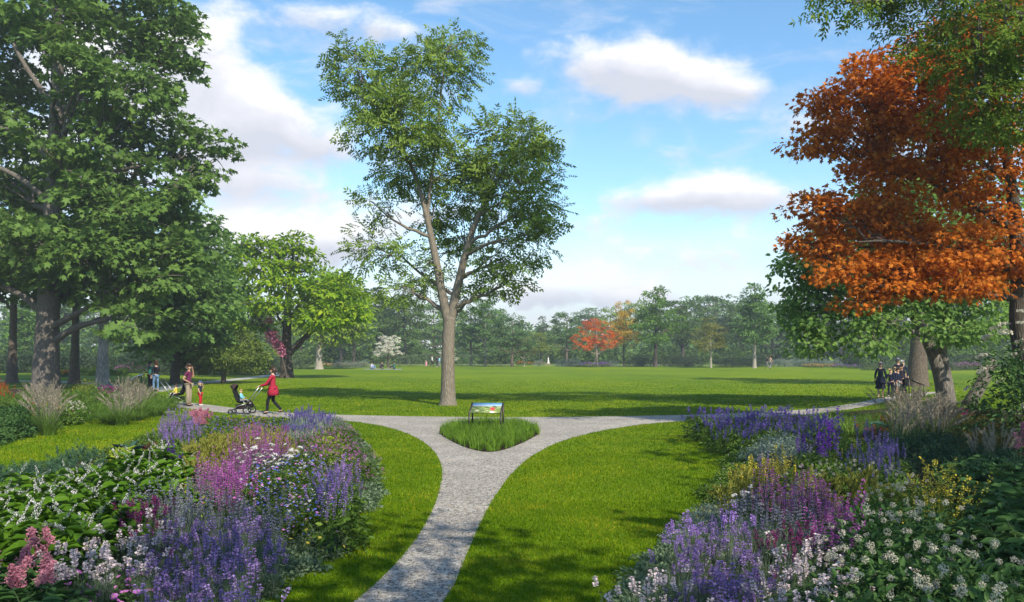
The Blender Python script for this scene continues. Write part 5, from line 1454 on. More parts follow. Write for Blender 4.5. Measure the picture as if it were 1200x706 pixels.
kind('hosta', rosette('bluel', 26, .34, .20, (.15, 1.3)), 2)
kind('snapdragon', spiky(leaf='greyg', n=5, mat='yellow', stem=(.26, .40), L=.24, w=.030, nfl=52, fl=.022, fn=60, fH=.30, fw=.014, R=.16, splay=.2, tiers=0), 2)
kind('delphinium', spiky(leaf='green', n=5, mat='deepv', stem=(.35, .5), L=.42, w=.045, nfl=110, fl=.026, fn=60, fH=.35, fw=.02, R=.14, splay=.1, tiers=0, taper=.7), 2)
kind('agastache', spiky(leaf='green', n=9, mat='lilac', stem=(.40, .60), L=.16, w=.022, nfl=62, fl=.014, R=.22, fR=.26, fH=.5, splay=.2, tiers=8, leafy=8, broad=(34, 8, .07, .55)), 2)
kind('agastache_blue', spiky(leaf='green', n=8, mat='violet', stem=(.40, .62), L=.20, w=.024, nfl=70, fl=.016, R=.22, fR=.26, fH=.5, splay=.2, tiers=9, leafy=8, broad=(30, 8, .06, .5)), 2)
kind('blue_salvia', spiky(leaf='green', n=10, mat='violet', stem=(.34, .52), L=.13, w=.030, nfl=34, fl=.026, R=.30, fR=.34, fH=.42, splay=.35, tiers=0, broad=(46, 9, .08, .5), merged=True), 3)
kind('burgundy_mound', bushy('burg', 40, 10, .26, .30, .06, .6, 'oval', [(5, 'pip', .022, 'redf')]))
kind('astilbe', astilbe(), 2)
kind('astilbe_far', astilbe(leaf='green', n=5, H=.36, L=.18, w=.06, R=.24), 1)
kind('phlox', bushy('deep', 46, 10, .26, .24, .05, .5, 'oval', [(15, 'daisy', .030, 'phlox')], merged=False, hname='flower_head'), 2)
kind('peony_leaf', broadleaf('deep', 10, .34, .40, .13, .42, 8), 2)
kind('meadow', bushy('green', 70, 12, .34, .50, .07, .16, 'diamond', [(15, 'daisy', .018, 'blue'), (7, 'umbel', .024, 'white'), (5, 'daisy', .017, 'phlox'), (5, 'daisy', .017, 'lilac')]), 3)
kind('yarrow', bushy('greyg', 40, 10, .30, .52, .08, .14, 'diamond', [(8, 'umbel', .042, 'white')]), 2)
kind('marigold', bushy('greyg', 60, 13, .30, .26, .05, .2, 'diamond', [(8, 'daisy', .020, 'yellow')]), 2)
kind('edging', bushy('greyg', 50, 11, .25, .16, .05, .55, 'oval', None, rc=.4), 3)
kind('edging_deep', bushy('green', 50, 11, .25, .15, .05, .5, 'oval', [(4, 'pip', .012, 'pinkw')], rc=.4), 2)
kind('iris', lambda: [('foliage', (lambda mb: (mound_blades(mb, 46, .26, .55, .045, (.1, .45), .5, 0, 3), mb.mesh('foliage', [PM['silver']]))[1])(MB()), None, None, 1.0),
                      ('blossoms', join_parts('blossoms', parts_spiky(None, ([spike_mesh('s', .5, .12, .03, 30, .022, 'violet') for _ in range(2)], 9), R=.25, splay=.3)[1:]), None, None, 1.0)], 2)
kind('verbena', bushy('green', 34, 9, .32, .42, .09, .14, 'diamond', [(15, 'globe', .021, 'phlox')]), 2)
kind('lime_leaf', bushy('limey', 46, 9, .30, .36, .10, .40, 'oval', None), 2)
kind('golden_grass', clump('golden', 220, .34, .46, .006, (.1, .7), 12, 'golden', (.4, .6), 2, (.05, .5), .18), 2)
kind('fountain_grass', clump('grassg', 340, 1.05, .80, .017, (.35, 1.25), 0), 3)
kind('plume_grass', clump('grassg', 320, .66, .78, .010, (.2, 1.0), 20, 'plume', (.75, 1.15), 3, (.05, .6), .34), 2)
kind('russet_grass', clump('grasso', 260, .55, .62, .010, (.2, .9), 16, 'grasso', (.5, .75), 3), 2)
kind('viburnum', bushy('green', 110, 12, .62, .70, .080, .45, 'oval', [(20, 'globe', .029, 'cream')], merged=False, rc=.26, inner=.5), 3)
kind('viburnum_deep', bushy('deep', 120, 12, .62, .72, .080, .45, 'oval', [(22, 'globe', .029, 'cream')], merged=False, rc=.26, inner=.5), 2)
kind('broom', spiky(leaf='green', n=9, mat='yellow', stem=(.30, .5), L=.36, w=.030, nfl=34, fl=.024, fn=150, fH=.5, fw=.006, R=.26, splay=.4, tiers=0, merged=True), 2)
kind('elder', bushy('deep', 210, 16, 1.25, 2.3, .11, .45, 'oval', [(34, 'umbel', .12, 'cream')], merged=False, rc=.22, inner=.5, hname='flower_umbel'), 1)
kind('fern', broadleaf('deep', 12, .40, .50, .15, .75, 7), 2)
kind('sedum', bushy('greyg', 34, 9, .32, .34, .07, .55, 'oval', [(16, 'umbel', .055, 'stoe')]), 2)
kind('crocosmia', spiky(leaf='green', n=9, mat='redf', stem=(.50, .70), L=.16, w=.03, nfl=16, fl=.026, fn=90, fH=.7, fw=.025, R=.3, splay=.4, tiers=0, leafy=0, merged=True), 1)
kind('dahlia', bushy('green', 80, 11, .45, .55, .08, .5, 'oval', [(2, 'globe', .036, 'redf'), (1, 'globe', .03, 'orangef')]), 2)
kind('mixed_low', bushy('green', 70, 11, .42, .38, .06, .5, 'oval', [(9, 'pip', .026, 'violet'), (1, 'globe', .026, 'redf'), (1, 'pip', .022, 'orangef')]), 3)
kind('leafy_mound', bushy('green', 80, 11, .45, .5, .08, .5, 'oval', None), 3)
kind('deep_mound', bushy('deep', 90, 11, .5, .6, .10, .48, 'oval', None), 2)
kind('blue_mound', bushy('bluel', 80, 10, .5, .55, .12, .4, 'oval', None), 2)
kind('euonymus', bushy('bright', 80, 10, .34, .36, .055, .6, 'oval', [(12, 'pip', .03, 'cream')]), 2)
kind('yellow_mound', bushy('limey', 60, 10, .4, .4, .05, .3, 'diamond', [(26, 'pip', .016, 'yellow')]), 2)
kind('grey_shrub', bushy('silver', 90, 12, 1.1, 1.4, .14, .4, 'oval', None), 2)
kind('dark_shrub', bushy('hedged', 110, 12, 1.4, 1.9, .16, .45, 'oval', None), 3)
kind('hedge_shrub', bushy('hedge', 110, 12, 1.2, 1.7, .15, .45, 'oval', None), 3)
kind('lilac_shrub', bushy('green', 80, 12, .9, .9, .11, .45, 'oval', [(60, 'pip', .07, 'mauve')]), 2)
kind('border_flowers', bushy('green', 70, 11, .9, .6, .11, .45, 'oval', [(22, 'pip', .10, 'yellow'), (16, 'pip', .10, 'redf'), (14, 'pip', .09, 'pinkw')]), 3)
kind('border_violet', bushy('green', 70, 11, .9, .6, .11, .45, 'oval', [(26, 'pip', .10, 'violet'), (14, 'pip', .09, 'phlox')]), 2)
kind('border_red', bushy('green', 70, 11, .7, .55, .11, .45, 'oval', [(24, 'pip', .08, 'orangef'), (14, 'pip', .08, 'redf')]), 2)
kind('reed_screen', clump('hedge', 260, 1.0, 1.7, .05, (.05, .3), 0), 2)

PROMOTE = set()


def plant(kd, name, x, y, label, cat, group=None, s=1.0, rz=None):
    ps = random.choice(KIND[kd])
    rz = random.uniform(0, 6.283) if rz is None else rz
    if len(ps) == 1:
        return obj(name, ps[0][1], loc=(x, y, 0), rot=(0, 0, rz), scale=s, label=label, cat=cat, group=group)
    root = obj(name, None, loc=(x, y, 0), rot=(random.gauss(0, .05), random.gauss(0, .05), rz), scale=(s, s, s * random.uniform(.88, 1.12)), label=label, cat=cat, group=group)
    root.empty_display_size = .1
    for nm, me, loc, rot, sc in ps:
        obj(nm, me, root, loc, rot, sc)
    return root


def one(kd, name, px, py, h, label, cat, s=1.0, group=None):
    x, y = G(px, py, h)
    return plant(kd, name, x, y, label, cat, group, s)


def drift(kd, name, poly, h, sp, label, cat, group, s=(.72, 1.22), seed=1, keep=None):
    """fill the ground under the area seen in the photo (its plants' tops at height h) with plants sp metres apart"""
    w = np.array([G(px, py, h) for px, py in poly])
    r_ = random.Random(seed); x0, y0 = w.min(0); x1, y1 = w.max(0)
    pts = []
    ny = max(1, int(math.ceil((y1 - y0) / (sp * .87))))
    for j in range(ny + 1):
        for i in range(int(math.ceil((x1 - x0) / sp)) + 1):
            x = x0 + (i + .5 * (j % 2)) * sp + r_.uniform(-.28, .28) * sp; y = y0 + j * sp * .87 + r_.uniform(-.28, .28) * sp
            if in_poly(np.array([x]), np.array([y]), w)[0] and (keep is None or in_poly(np.array([x]), np.array([y]), keep)[0]):
                pts.append((x, y))
    for x, y in pts:
        plant(kd, name, x, y, label, cat, group if len(pts) > 1 else None, r_.uniform(*s))
    return len(pts)

# ------------------------------------------------------------------ the bed in front of the woman in red ("purple bed")
A = 'in the bed in front of the red-coated woman'
L_ = lambda *q: list(q)
def lab(s): return s
drift('lavender', 'lavender', L_((165, 618), (215, 598), (300, 596), (328, 604), (318, 640), (285, 690), (240, 760), (150, 760), (175, 690)), .48, .31,
      'deep purple lavender clump nearest the path in the red-coated woman\'s bed', 'lavender', 'purple lavender drift of the red-coated woman\'s bed', seed=2)
drift('white_lavender', 'white_lavender', L_((70, 640), (95, 622), (175, 616), (190, 640), (180, 664), (120, 668), (62, 664)), .48, .31,
      'whitish-pink lavender clump between the pink plumes and the purple lavender', 'lavender', 'white lavender drift of the red-coated woman\'s bed', seed=3)
drift('burgundy_lavender', 'burgundy_lavender', L_((138, 606), (150, 588), (180, 584), (196, 596), (190, 626), (150, 626)), .52, .32,
      'burgundy topped lavender standing above grey foliage beside white lavender', 'lavender', 'burgundy lavenders of the red-coated woman\'s bed', seed=4)
drift('blue_sage', 'blue_sage', L_((118, 600), (135, 572), (215, 562), (290, 570), (335, 592), (325, 612), (250, 606), (170, 612)), .44, .30,
      'grey-blue sage with silvery leaves behind the purple lavender by the path', 'sage', 'grey-blue sage drift of the red-coated woman\'s bed', seed=5)
drift('lady_mantle', 'lady_mantle', L_((135, 578), (150, 562), (200, 556), (245, 560), (246, 574), (180, 580)), .42, .33,
      'lime yellow frothy mound behind the grey-blue sage of the red-coated woman\'s bed', 'plant', 'lime mounds behind the grey-blue sage', (1.15, 1.4), seed=6)
drift('sweetspire', 'sweetspire', L_((-30, 588), (0, 566), (60, 552), (110, 542), (180, 536), (226, 548), (215, 568), (140, 580), (118, 610), (70, 640), (-30, 640)), .50, .44,
      'bright green shrub with drooping white flower tails in front of the junipers', 'shrub', 'white tailed green shrubs by the junipers', seed=7)
drift('juniper', 'juniper', L_((-30, 556), (0, 542), (40, 532), (95, 527), (140, 522), (152, 530), (110, 542), (50, 552), (-30, 570)), .40, .95,
      'low bluish-green juniper mound edging the grass strip near the maple', 'juniper', 'junipers along the grass strip', (.65, 1.05), seed=8)
one('agave', 'agave', 150, 518, .30, 'blue-grey agave rosette with pointed leaves behind the junipers', 'agave', 1.0)
one('burgundy_mound', 'red_leaved_plant', 178, 519, .30, 'dark burgundy leaved mound between the agave and the lilac spires', 'plant')
one('burgundy_mound', 'red_leaved_plant', 205, 494, .34, 'burgundy leaved plant below the pink plumes by the toddler', 'plant')
drift('lime_leaf', 'leafy_plant', L_((120, 530), (160, 524), (195, 524), (210, 534), (150, 540)), .3, .4, 'small grey-green leafy filler behind the white tailed shrubs', 'plant', 'leafy fillers behind the white tailed shrubs', seed=9)
one('snapdragon', 'snapdragon', 177, 531, .5, 'yellow snapdragon standing behind the white tailed shrubs', 'snapdragon', .8)
one('snapdragon', 'snapdragon', 190, 535, .5, 'pale yellow snapdragon beside the deep violet delphinium', 'snapdragon', .7)
one('delphinium', 'delphinium', 200, 523, .72, 'deep violet delphinium beside the golden grasses', 'delphinium', .9)
one('delphinium', 'delphinium', 212, 532, .6, 'shorter violet delphinium below the taller one at the golden grasses', 'delphinium', .65)
drift('agastache', 'agastache', L_((188, 500), (205, 490), (228, 492), (236, 508), (215, 522), (192, 518)), .55, .42,
      'lilac spired leafy plant at the toddler end of the red-coated woman\'s bed', 'agastache', 'lilac spires at the toddler end of the bed', seed=10)
drift('astilbe_far', 'astilbe', L_((220, 487), (230, 479), (246, 480), (250, 490), (228, 494)), .5, .55, 'soft pink feathery astilbe at the bed edge near the toddler', 'astilbe', 'pink astilbes near the toddler', (.8, 1.0), seed=11)
drift('mixed_low', 'mixed_planting', L_((232, 500), (250, 486), (290, 487), (335, 490), (342, 503), (290, 508), (240, 510)), .36, .50,
      'low leafy mound dotted violet, red and orange below the stroller', 'plant', 'low mixed planting below the stroller', seed=12)
drift('leafy_mound', 'leafy_plant', L_((215, 515), (235, 504), (300, 508), (345, 505), (360, 512), (300, 516), (230, 524)), .34, .55, 'plain green leafy mound between the stroller planting and the pink spikes', 'plant', 'plain green mounds behind the pink spikes', (.55, .8), seed=13)
drift('iris', 'iris', L_((336, 500), (345, 486), (372, 482), (388, 488), (380, 500), (352, 504)), .52, .40, 'blue flowered iris with upright grey-green blades beside the walkway', 'iris', 'irises beside the walkway', seed=14)
drift('golden_grass', 'golden_grass', L_((214, 546), (225, 520), (265, 508), (300, 508), (345, 520), (350, 530), (300, 522), (260, 532), (236, 556)), .44, .36,
      'wispy golden grass glowing among the magenta spikes of the red-coated woman\'s bed', 'ornamental grass', 'golden grasses of the red-coated woman\'s bed', seed=15)
drift('mauve_sage', 'mauve_sage', L_((268, 520), (280, 505), (310, 502), (336, 506), (340, 520), (318, 530), (285, 536)), .58, .34,
      'mauve flower spikes in the middle of the red-coated woman\'s bed', 'sage', 'mauve sages of the red-coated woman\'s bed', seed=16)
drift('meadow_sage', 'meadow_sage', L_((226, 548), (238, 536), (275, 530), (292, 545), (284, 572), (250, 578), (228, 564)), .62, .32,
      'bright magenta flower spikes beside the white tailed shrubs', 'sage', 'bright magenta sages of the red-coated woman\'s bed', seed=17)
drift('yarrow', 'yarrow', L_((272, 530), (300, 522), (345, 526), (350, 536), (310, 540), (280, 540)), .52, .42, 'flat white yarrow heads between mauve spikes and cornflowers', 'yarrow', 'white yarrows by the cornflowers', seed=18)
drift('meadow', 'cornflower', L_((284, 560), (296, 540), (340, 530), (372, 540), (380, 570), (370, 598), (335, 604), (300, 594)), .46, .38,
      'blue cornflowers and white umbels mingled in a green tangle', 'cornflower', 'cornflower tangle of the red-coated woman\'s bed', seed=19)
drift('verbena', 'verbena', L_((352, 512), (372, 498), (408, 496), (422, 520), (434, 548), (404, 558), (376, 540), (360, 526)), .42, .38,
      'airy plant with small round pink heads along the curved lawn edge', 'verbena', 'pink verbenas along the curved lawn edge', seed=20)
drift('lime_leaf', 'lime_leaf_plant', L_((362, 506), (385, 500), (405, 520), (412, 540), (385, 548), (372, 524)), .3, .52, 'lime green leafy plant under the pink verbena heads', 'plant', 'lime leaved plants under the verbenas', seed=21)
drift('agastache', 'agastache', L_((366, 575), (372, 555), (395, 548), (410, 560), (405, 590), (380, 598)), .56, .38, 'broad green plant with lilac spires beside the cornflowers at the lawn edge', 'agastache', 'lilac spires beside the cornflowers', seed=22)
drift('edging', 'edging_plant', L_((408, 596), (414, 560), (424, 548), (432, 562), (428, 592), (412, 602)), .14, .36, 'grey-green rosette edging the lawn curve opposite the sign', 'edging plant', 'grey edging on the lawn curve', seed=23)  # low edging plants of loose leaf sprays, not shrubs
drift('marigold', 'marigold', L_((335, 622), (350, 604), (382, 602), (388, 616), (368, 630), (345, 634)), .26, .36, 'fine grey mound with yellow daisies beside the path-side lavender', 'daisy', 'yellow daisy mounds beside the lavender', seed=24)
drift('edging', 'edging_plant', L_((250, 706), (300, 672), (345, 640), (382, 622), (392, 632), (340, 664), (270, 712)), .12, .30, 'low sage-green edging plant between lavender and mown grass', 'edging plant', 'edging row between lavender and lawn', (.8, 1.1), seed=25)
drift('edging_deep', 'edging_plant', L_((210, 730), (250, 704), (275, 706), (235, 745)), .12, .28, 'darker green edging plant at the near end of the lavender', 'edging plant', 'dark edging at the near end of the lavender', seed=26)
drift('astilbe', 'astilbe', L_((-30, 640), (0, 612), (40, 606), (52, 624), (36, 652), (-30, 664)), .64, .42, 'dusty pink feathery astilbe in front of the white tailed shrubs', 'astilbe', 'dusty pink astilbes before the white tailed shrubs', (.95, 1.2), seed=27)
drift('peony_leaf', 'peony', L_((-30, 670), (0, 656), (60, 660), (60, 690), (40, 740), (-30, 740)), .36, .38, 'dark green leafy peony without flowers below the pink astilbe', 'peony', 'flowerless peonies below the astilbe', seed=28)
drift('phlox', 'phlox', L_((40, 690), (60, 668), (150, 668), (195, 680), (195, 760), (40, 760)), .27, .30, 'low phlox with bright pink round flowers before the white lavender', 'phlox', 'pink phloxes before the white lavender', seed=29)
drift('edging_deep', 'edging_plant', L_((55, 668), (72, 650), (85, 662), (75, 684)), .22, .3, 'small blue flowered filler between peony and white lavender', 'plant', 'fillers between peony and white lavender', seed=30)

# ------------------------------------------------------------------ the bed below the orange maple
drift('lavender', 'lavender', L_((778, 640), (800, 620), (850, 614), (900, 622), (915, 650), (905, 700), (890, 750), (760, 750), (790, 690)), .46, .31,
      'deep purple lavender clump of the drift below the orange maple', 'lavender', 'purple lavender drift below the orange maple', seed=31)
drift('lavender_pale', 'pale_lavender', L_((785, 630), (800, 604), (860, 600), (900, 612), (895, 626), (840, 622), (795, 640)), .42, .32,
      'paler lilac lavender clump behind the deep purple ones below the maple', 'lavender', 'pale lilac lavenders below the orange maple', seed=32)
drift('white_lavender', 'white_lavender', L_((742, 690), (752, 668), (774, 660), (792, 668), (796, 700), (790, 750), (735, 750)), .44, .30,
      'white lavender clump at the lawn corner beside the purple lavender', 'lavender', 'white lavenders at the lawn corner', seed=33)
drift('white_lavender', 'white_lavender', L_((905, 660), (915, 640), (970, 636), (1010, 648), (1015, 690), (1010, 750), (900, 750)), .48, .31,
      'whitish-pink lavender clump between purple lavender and the cream flowered shrubs', 'lavender', 'white lavenders beside the cream flowered shrubs', seed=34)
drift('burgundy_lavender', 'burgundy_lavender', L_((900, 632), (912, 612), (940, 608), (952, 622), (940, 642), (910, 646)), .52, .32,
      'burgundy topped lavender between grey sage and white lavender below the maple', 'lavender', 'burgundy lavenders below the orange maple', seed=35)
drift('silver_mound', 'silver_plant', L_((786, 622), (800, 604), (830, 588), (858, 586), (860, 600), (815, 614)), .24, .34, 'silver mound with tiny yellow dots on the lawn edge below the maple', 'plant', 'silver mounds on the lawn edge below the maple', seed=36)
drift('blue_sage', 'blue_sage', L_((830, 596), (850, 580), (900, 578), (960, 592), (985, 612), (960, 628), (900, 610), (850, 606)), .44, .31,
      'grey-blue sage below the magenta drift of the orange maple bed', 'sage', 'grey-blue sages below the orange maple', seed=37)
drift('mauve_sage', 'mauve_sage', L_((884, 572), (895, 556), (930, 552), (965, 562), (985, 580), (950, 592), (905, 582)), .56, .34,
      'mauve flower spikes at the upper end of the maple bed\'s pink drift', 'sage', 'mauve sages below the orange maple', seed=38)
drift('meadow_sage', 'meadow_sage', L_((955, 598), (968, 578), (1000, 582), (1014, 604), (1010, 628), (985, 636), (962, 622)), .62, .33,
      'vivid magenta flower spikes beside the cream flowered shrubs', 'sage', 'vivid magenta sages beside the cream shrubs', seed=39)
drift('golden_grass', 'golden_grass', L_((838, 578), (862, 560), (900, 560), (985, 560), (1040, 580), (1045, 596), (1000, 580), (960, 590), (890, 582)), .40, .42,
      'wispy golden grass around the magenta spikes of the maple bed', 'ornamental grass', 'golden grasses of the maple bed', seed=40)
drift('yarrow', 'yarrow', L_((850, 582), (868, 566), (890, 568), (890, 584), (862, 590)), .4, .42, 'white yarrow beside the lawn edge below the yellow snapdragons', 'yarrow', 'white yarrows below the snapdragons', (.7, .9), seed=41)
drift('snapdragon', 'snapdragon', L_((862, 552), (872, 536), (900, 532), (922, 536), (926, 550), (895, 560), (868, 562)), .46, .33,
      'bright yellow snapdragon at the lawn edge below the silver mound', 'snapdragon', 'yellow snapdragons at the lawn edge', (.8, 1.05), seed=42)
one('agastache', 'agastache', 895, 534, .6, 'single lilac spired plant rising among the yellow snapdragons', 'agastache', .8)
drift('grey_shrub', 'artemisia', L_((890, 516), (898, 508), (922, 506), (934, 514), (930, 524), (896, 524)), .46, .52, 'rounded silver artemisia mound above the yellow snapdragons', 'artemisia', 'silver artemisias above the snapdragons', (.40, .46), seed=43)
drift('edging_deep', 'edging_plant', L_((868, 552), (872, 524), (892, 520), (890, 536), (880, 556)), .2, .4, 'dark leafy filler with pale dots between lawn and silver artemisia', 'plant', 'dark fillers by the artemisia', (1.0, 1.4), seed=44)
drift('blue_salvia', 'blue_salvia', L_((800, 488.5), (840, 486), (900, 487), (965, 490), (978, 500), (960, 512), (900, 504), (858, 514), (828, 500)), .46, .58,
      'violet-blue flowered salvia along the walkway opposite the sign', 'salvia', 'violet-blue salvias along the walkway', seed=45)
one('delphinium', 'delphinium', 961, 508, .8, 'deep violet delphinium in front of the fountain of plume grasses', 'delphinium', 1.0)
one('delphinium', 'delphinium', 976, 500, .9, 'tallest deep violet delphinium at the end of the blue salvias', 'delphinium', 1.15)
one('delphinium', 'delphinium', 938, 508, .7, 'slender violet delphinium just behind the silver artemisia', 'delphinium', .8)
one('agastache', 'agastache', 942, 520, .6, 'pale lilac spires just in front of the slender delphinium', 'agastache', 1.0)
drift('viburnum', 'cream_shrub', L_((928, 556), (936, 536), (965, 532), (992, 540), (998, 554), (975, 566), (940, 564)), .56, .62, 'cream flowered shrub behind the magenta drift of the maple bed', 'shrub', 'cream flowered shrubs behind the magenta drift', (.7, .9), seed=46)
drift('viburnum', 'cream_shrub', L_((1000, 568), (1012, 548), (1050, 544), (1082, 560), (1080, 586), (1045, 592), (1010, 584)), .58, .62, 'cream flowered shrub below the violet spires of the maple bed', 'shrub', 'cream flowered shrubs below the violet spires', (.75, .95), seed=47)
drift('viburnum_deep', 'cream_shrub', L_((1005, 650), (1030, 605), (1070, 592), (1110, 600), (1130, 640), (1210, 650), (1230, 720), (1200, 760), (1010, 760)), .66, .62,
      'dark green shrub with many cream flower heads nearest the viewer', 'shrub', 'dark cream flowered shrubs nearest the viewer', (.9, 1.15), seed=48)
drift('edging_deep', 'leafy_plant', L_((985, 640), (1000, 620), (1020, 610), (1015, 650), (1000, 668)), .25, .36, 'green filler with scattered pink dots below the magenta spikes', 'plant', 'green fillers below the magenta spikes', (1.2, 1.6), seed=49)
drift('broom', 'broom', L_((1080, 566), (1092, 545), (1120, 560), (1126, 582), (1104, 592), (1086, 588)), .66, .42, 'loose yellow flowered broom behind the dark cream shrubs', 'broom', 'yellow brooms behind the cream shrubs', seed=50)
drift('yellow_mound', 'yellow_plant', L_((1112, 600), (1125, 588), (1160, 590), (1170, 606), (1145, 618), (1118, 616)), .36, .44, 'yellow-green fine leaved mound behind the nearest cream shrubs', 'plant', 'yellow-green mounds behind the cream shrubs', seed=51)
drift('agastache_blue', 'agastache', L_((990, 528), (1010, 510), (1060, 520), (1068, 545), (1040, 552), (1002, 545)), .62, .50, 'blue-violet spires standing above the cream flowered shrubs', 'agastache', 'blue-violet spires above the cream shrubs', seed=52)
drift('leafy_mound', 'leafy_plant', L_((945, 530), (985, 512), (1010, 506), (1030, 520), (990, 545)), .36, .55, 'green filler between delphiniums and blue-violet spires', 'plant', 'green fillers by the delphiniums', (.6, .85), seed=53)
one('snapdragon', 'snapdragon', 984, 512, .6, 'yellow snapdragon beside the tallest delphinium', 'snapdragon', .8)
one('snapdragon', 'snapdragon', 1003, 508, .6, 'yellow snapdragon below the blue hosta', 'snapdragon', .75)
one('hosta', 'hosta', 1030, 496, .34, 'big blue-green hosta below the uniformed group', 'hosta', 1.5)
drift('juniper_dark', 'juniper', L_((1036, 506), (1060, 498), (1110, 512), (1160, 524), (1200, 530), (1230, 560), (1160, 560), (1120, 545), (1060, 528)), .46, .72,
      'dark green juniper sprawling below the plume grasses', 'juniper', 'dark junipers below the plume grasses', (.85, 1.15), seed=54)
drift('fern', 'leafy_plant', L_((1120, 572), (1130, 545), (1165, 540), (1195, 550), (1200, 580), (1160, 590)), .45, .48, 'dark broad-leaved foliage plant between junipers and the yellow-green mound', 'foliage plant', 'dark foliage plants by the junipers', (.9, 1.15), seed=55)
drift('peony_leaf', 'peony', L_((1172, 620), (1180, 570), (1230, 560), (1260, 620), (1200, 640)), .6, .50, 'tall dark leaved peony at the bed corner beside the cream shrubs', 'peony', 'dark peonies at the bed corner', (1.3, 1.6), seed=56)
drift('burgundy_mound', 'red_flowered_plant', L_((985, 494), (1000, 486), (1035, 484), (1065, 500), (1050, 506), (1000, 502)), .30, .5, 'dark mound with red flowers around the blue hosta', 'plant', 'red flowered mounds around the hosta', seed=57)
drift('fountain_grass', 'fountain_grass', L_((960, 486), (985, 472), (1015, 472), (1040, 480), (1010, 490)), .62, .85, 'arching green grass beside the walkway at the uniformed group', 'ornamental grass', 'arching grasses by the uniformed group', (.8, 1.0), seed=58)
drift('plume_grass', 'plume_grass', L_((1028, 480), (1040, 464), (1075, 462), (1112, 470), (1108, 484), (1070, 486), (1040, 488)), .9, 1.15, 'tall beige plumed grass in front of the uniformed group', 'ornamental grass', 'beige plumed grasses before the uniformed group', (.95, 1.2), seed=59)
one('plume_grass', 'plume_grass', 1168, 500, .9, 'pale plumed grass alone at the foot of the white umbelled shrub', 'ornamental grass', .9)
one('plume_grass', 'plume_grass', 1148, 505, .8, 'half hidden plumed grass beside the lone pale one', 'ornamental grass', .75)
drift('russet_grass', 'russet_grass', L_((1075, 500), (1095, 484), (1140, 482), (1195, 486), (1200, 505), (1150, 512), (1100, 512)), .5, .62, 'russet tinged grass clump between junipers and pink sedum', 'ornamental grass', 'russet grasses behind the junipers', (.7, .9), seed=60)
drift('sedum', 'sedum', L_((1105, 485), (1118, 481), (1150, 481), (1160, 487), (1130, 491)), .36, .55, 'dusky pink flat-headed sedum at the foot of the leaning tree', 'sedum', 'pink sedums at the leaning tree', seed=61)
x, y = 11.8, 18.2
plant('elder', 'elder_bush', x, y, 'big dark leaved bush with wide cream umbels beside the leaning tree', 'shrub', None, 1.17)
plant('elder', 'elder_bush', 16.6, 22.6, 'cream umbelled bush at the orange maple trunk, behind the larger one', 'shrub', None, 1.15)
plant('astilbe', 'astilbe', *G(1203, 505, .8), 'pink astilbe plumes at the bed corner above the tall dark peony', 'astilbe', None, 1.35)

# ------------------------------------------------------------------ the bed at the big maple's foot
drift('deep_mound', 'dark_leaved_plant', L_((-40, 490), (0, 476), (24, 475), (30, 488), (10, 498), (-40, 508)), .45, .6, 'dark glossy leaved shrub at the outer end of the maple bed', 'shrub', 'dark glossy shrubs of the maple bed', seed=70)
drift('dahlia', 'dahlia', L_((20, 475), (40, 467), (72, 470), (78, 480), (40, 487)), .48, .62, 'leafy dahlia with a few red flowers before the plume grass', 'dahlia', 'red dahlias of the maple bed', seed=71)
drift('euonymus', 'variegated_shrub', L_((70, 480), (84, 470), (94, 473), (92, 482), (76, 486)), .38, .5, 'cream dotted green mound between dahlias and arching grasses', 'shrub', 'cream dotted mounds of the maple bed', (1.0, 1.3), seed=72)
drift('fountain_grass', 'fountain_grass', L_((98, 476), (112, 464), (150, 457), (190, 454), (204, 461), (186, 467), (130, 477)), .62, .95, 'arching bright green grass clump along the grass strip', 'ornamental grass', 'arching green grasses along the grass strip', (.7, .95), seed=73)
drift('plume_grass', 'plume_grass', L_((10, 474), (20, 460), (60, 454), (100, 455), (95, 470), (50, 476)), .9, 1.5, 'beige plumed grass around the foot of the big maple', 'ornamental grass', 'beige plumed grasses at the big maple', (1.0, 1.2), seed=74)
drift('plume_grass', 'plume_grass', L_((125, 460), (140, 451), (168, 452), (170, 462), (135, 466)), .9, 1.15, 'beige plumed grass between mottled trunk and the second sign', 'ornamental grass', 'beige plumed grasses by the second sign', (.95, 1.15), seed=75)
drift('crocosmia', 'crocosmia', L_((-40, 452), (0, 446), (18, 446), (22, 454), (-40, 462)), .9, 1.1, 'fiery red spikes behind the maple bed\'s dark shrubs', 'crocosmia', 'red spikes of the maple bed', (1.0, 1.2), seed=76)
drift('yellow_mound', 'yellow_plant', L_((92, 456), (98, 448), (112, 448), (118, 456)), .5, 1.2, 'yellow flowered mound between the brown and mottled trunks', 'plant', 'yellow mounds between the trunks', (1.4, 1.8), seed=77)
drift('sedum', 'sedum', L_((116, 462), (122, 456), (136, 456), (138, 462)), .35, .9, 'dark pink sedum at the mottled trunk', 'sedum', 'pink sedums at the mottled trunk', (1.2, 1.5), seed=78)
drift('dahlia', 'dahlia', L_((140, 452), (146, 447), (160, 447), (163, 453)), .6, 1.2, 'red flowered dahlia behind the second sign', 'dahlia', 'dahlias behind the second sign', (1.0, 1.3), seed=79)

drift('leafy_mound', 'leafy_plant', L_((-20, 480), (0, 464), (30, 458), (150, 455), (195, 463), (150, 470), (80, 479), (0, 490)), .38, .8, 'plain green mound filling between the plume grasses of the big maple', 'plant', 'green fillers under the big maple', (.75, 1.0), seed=80)


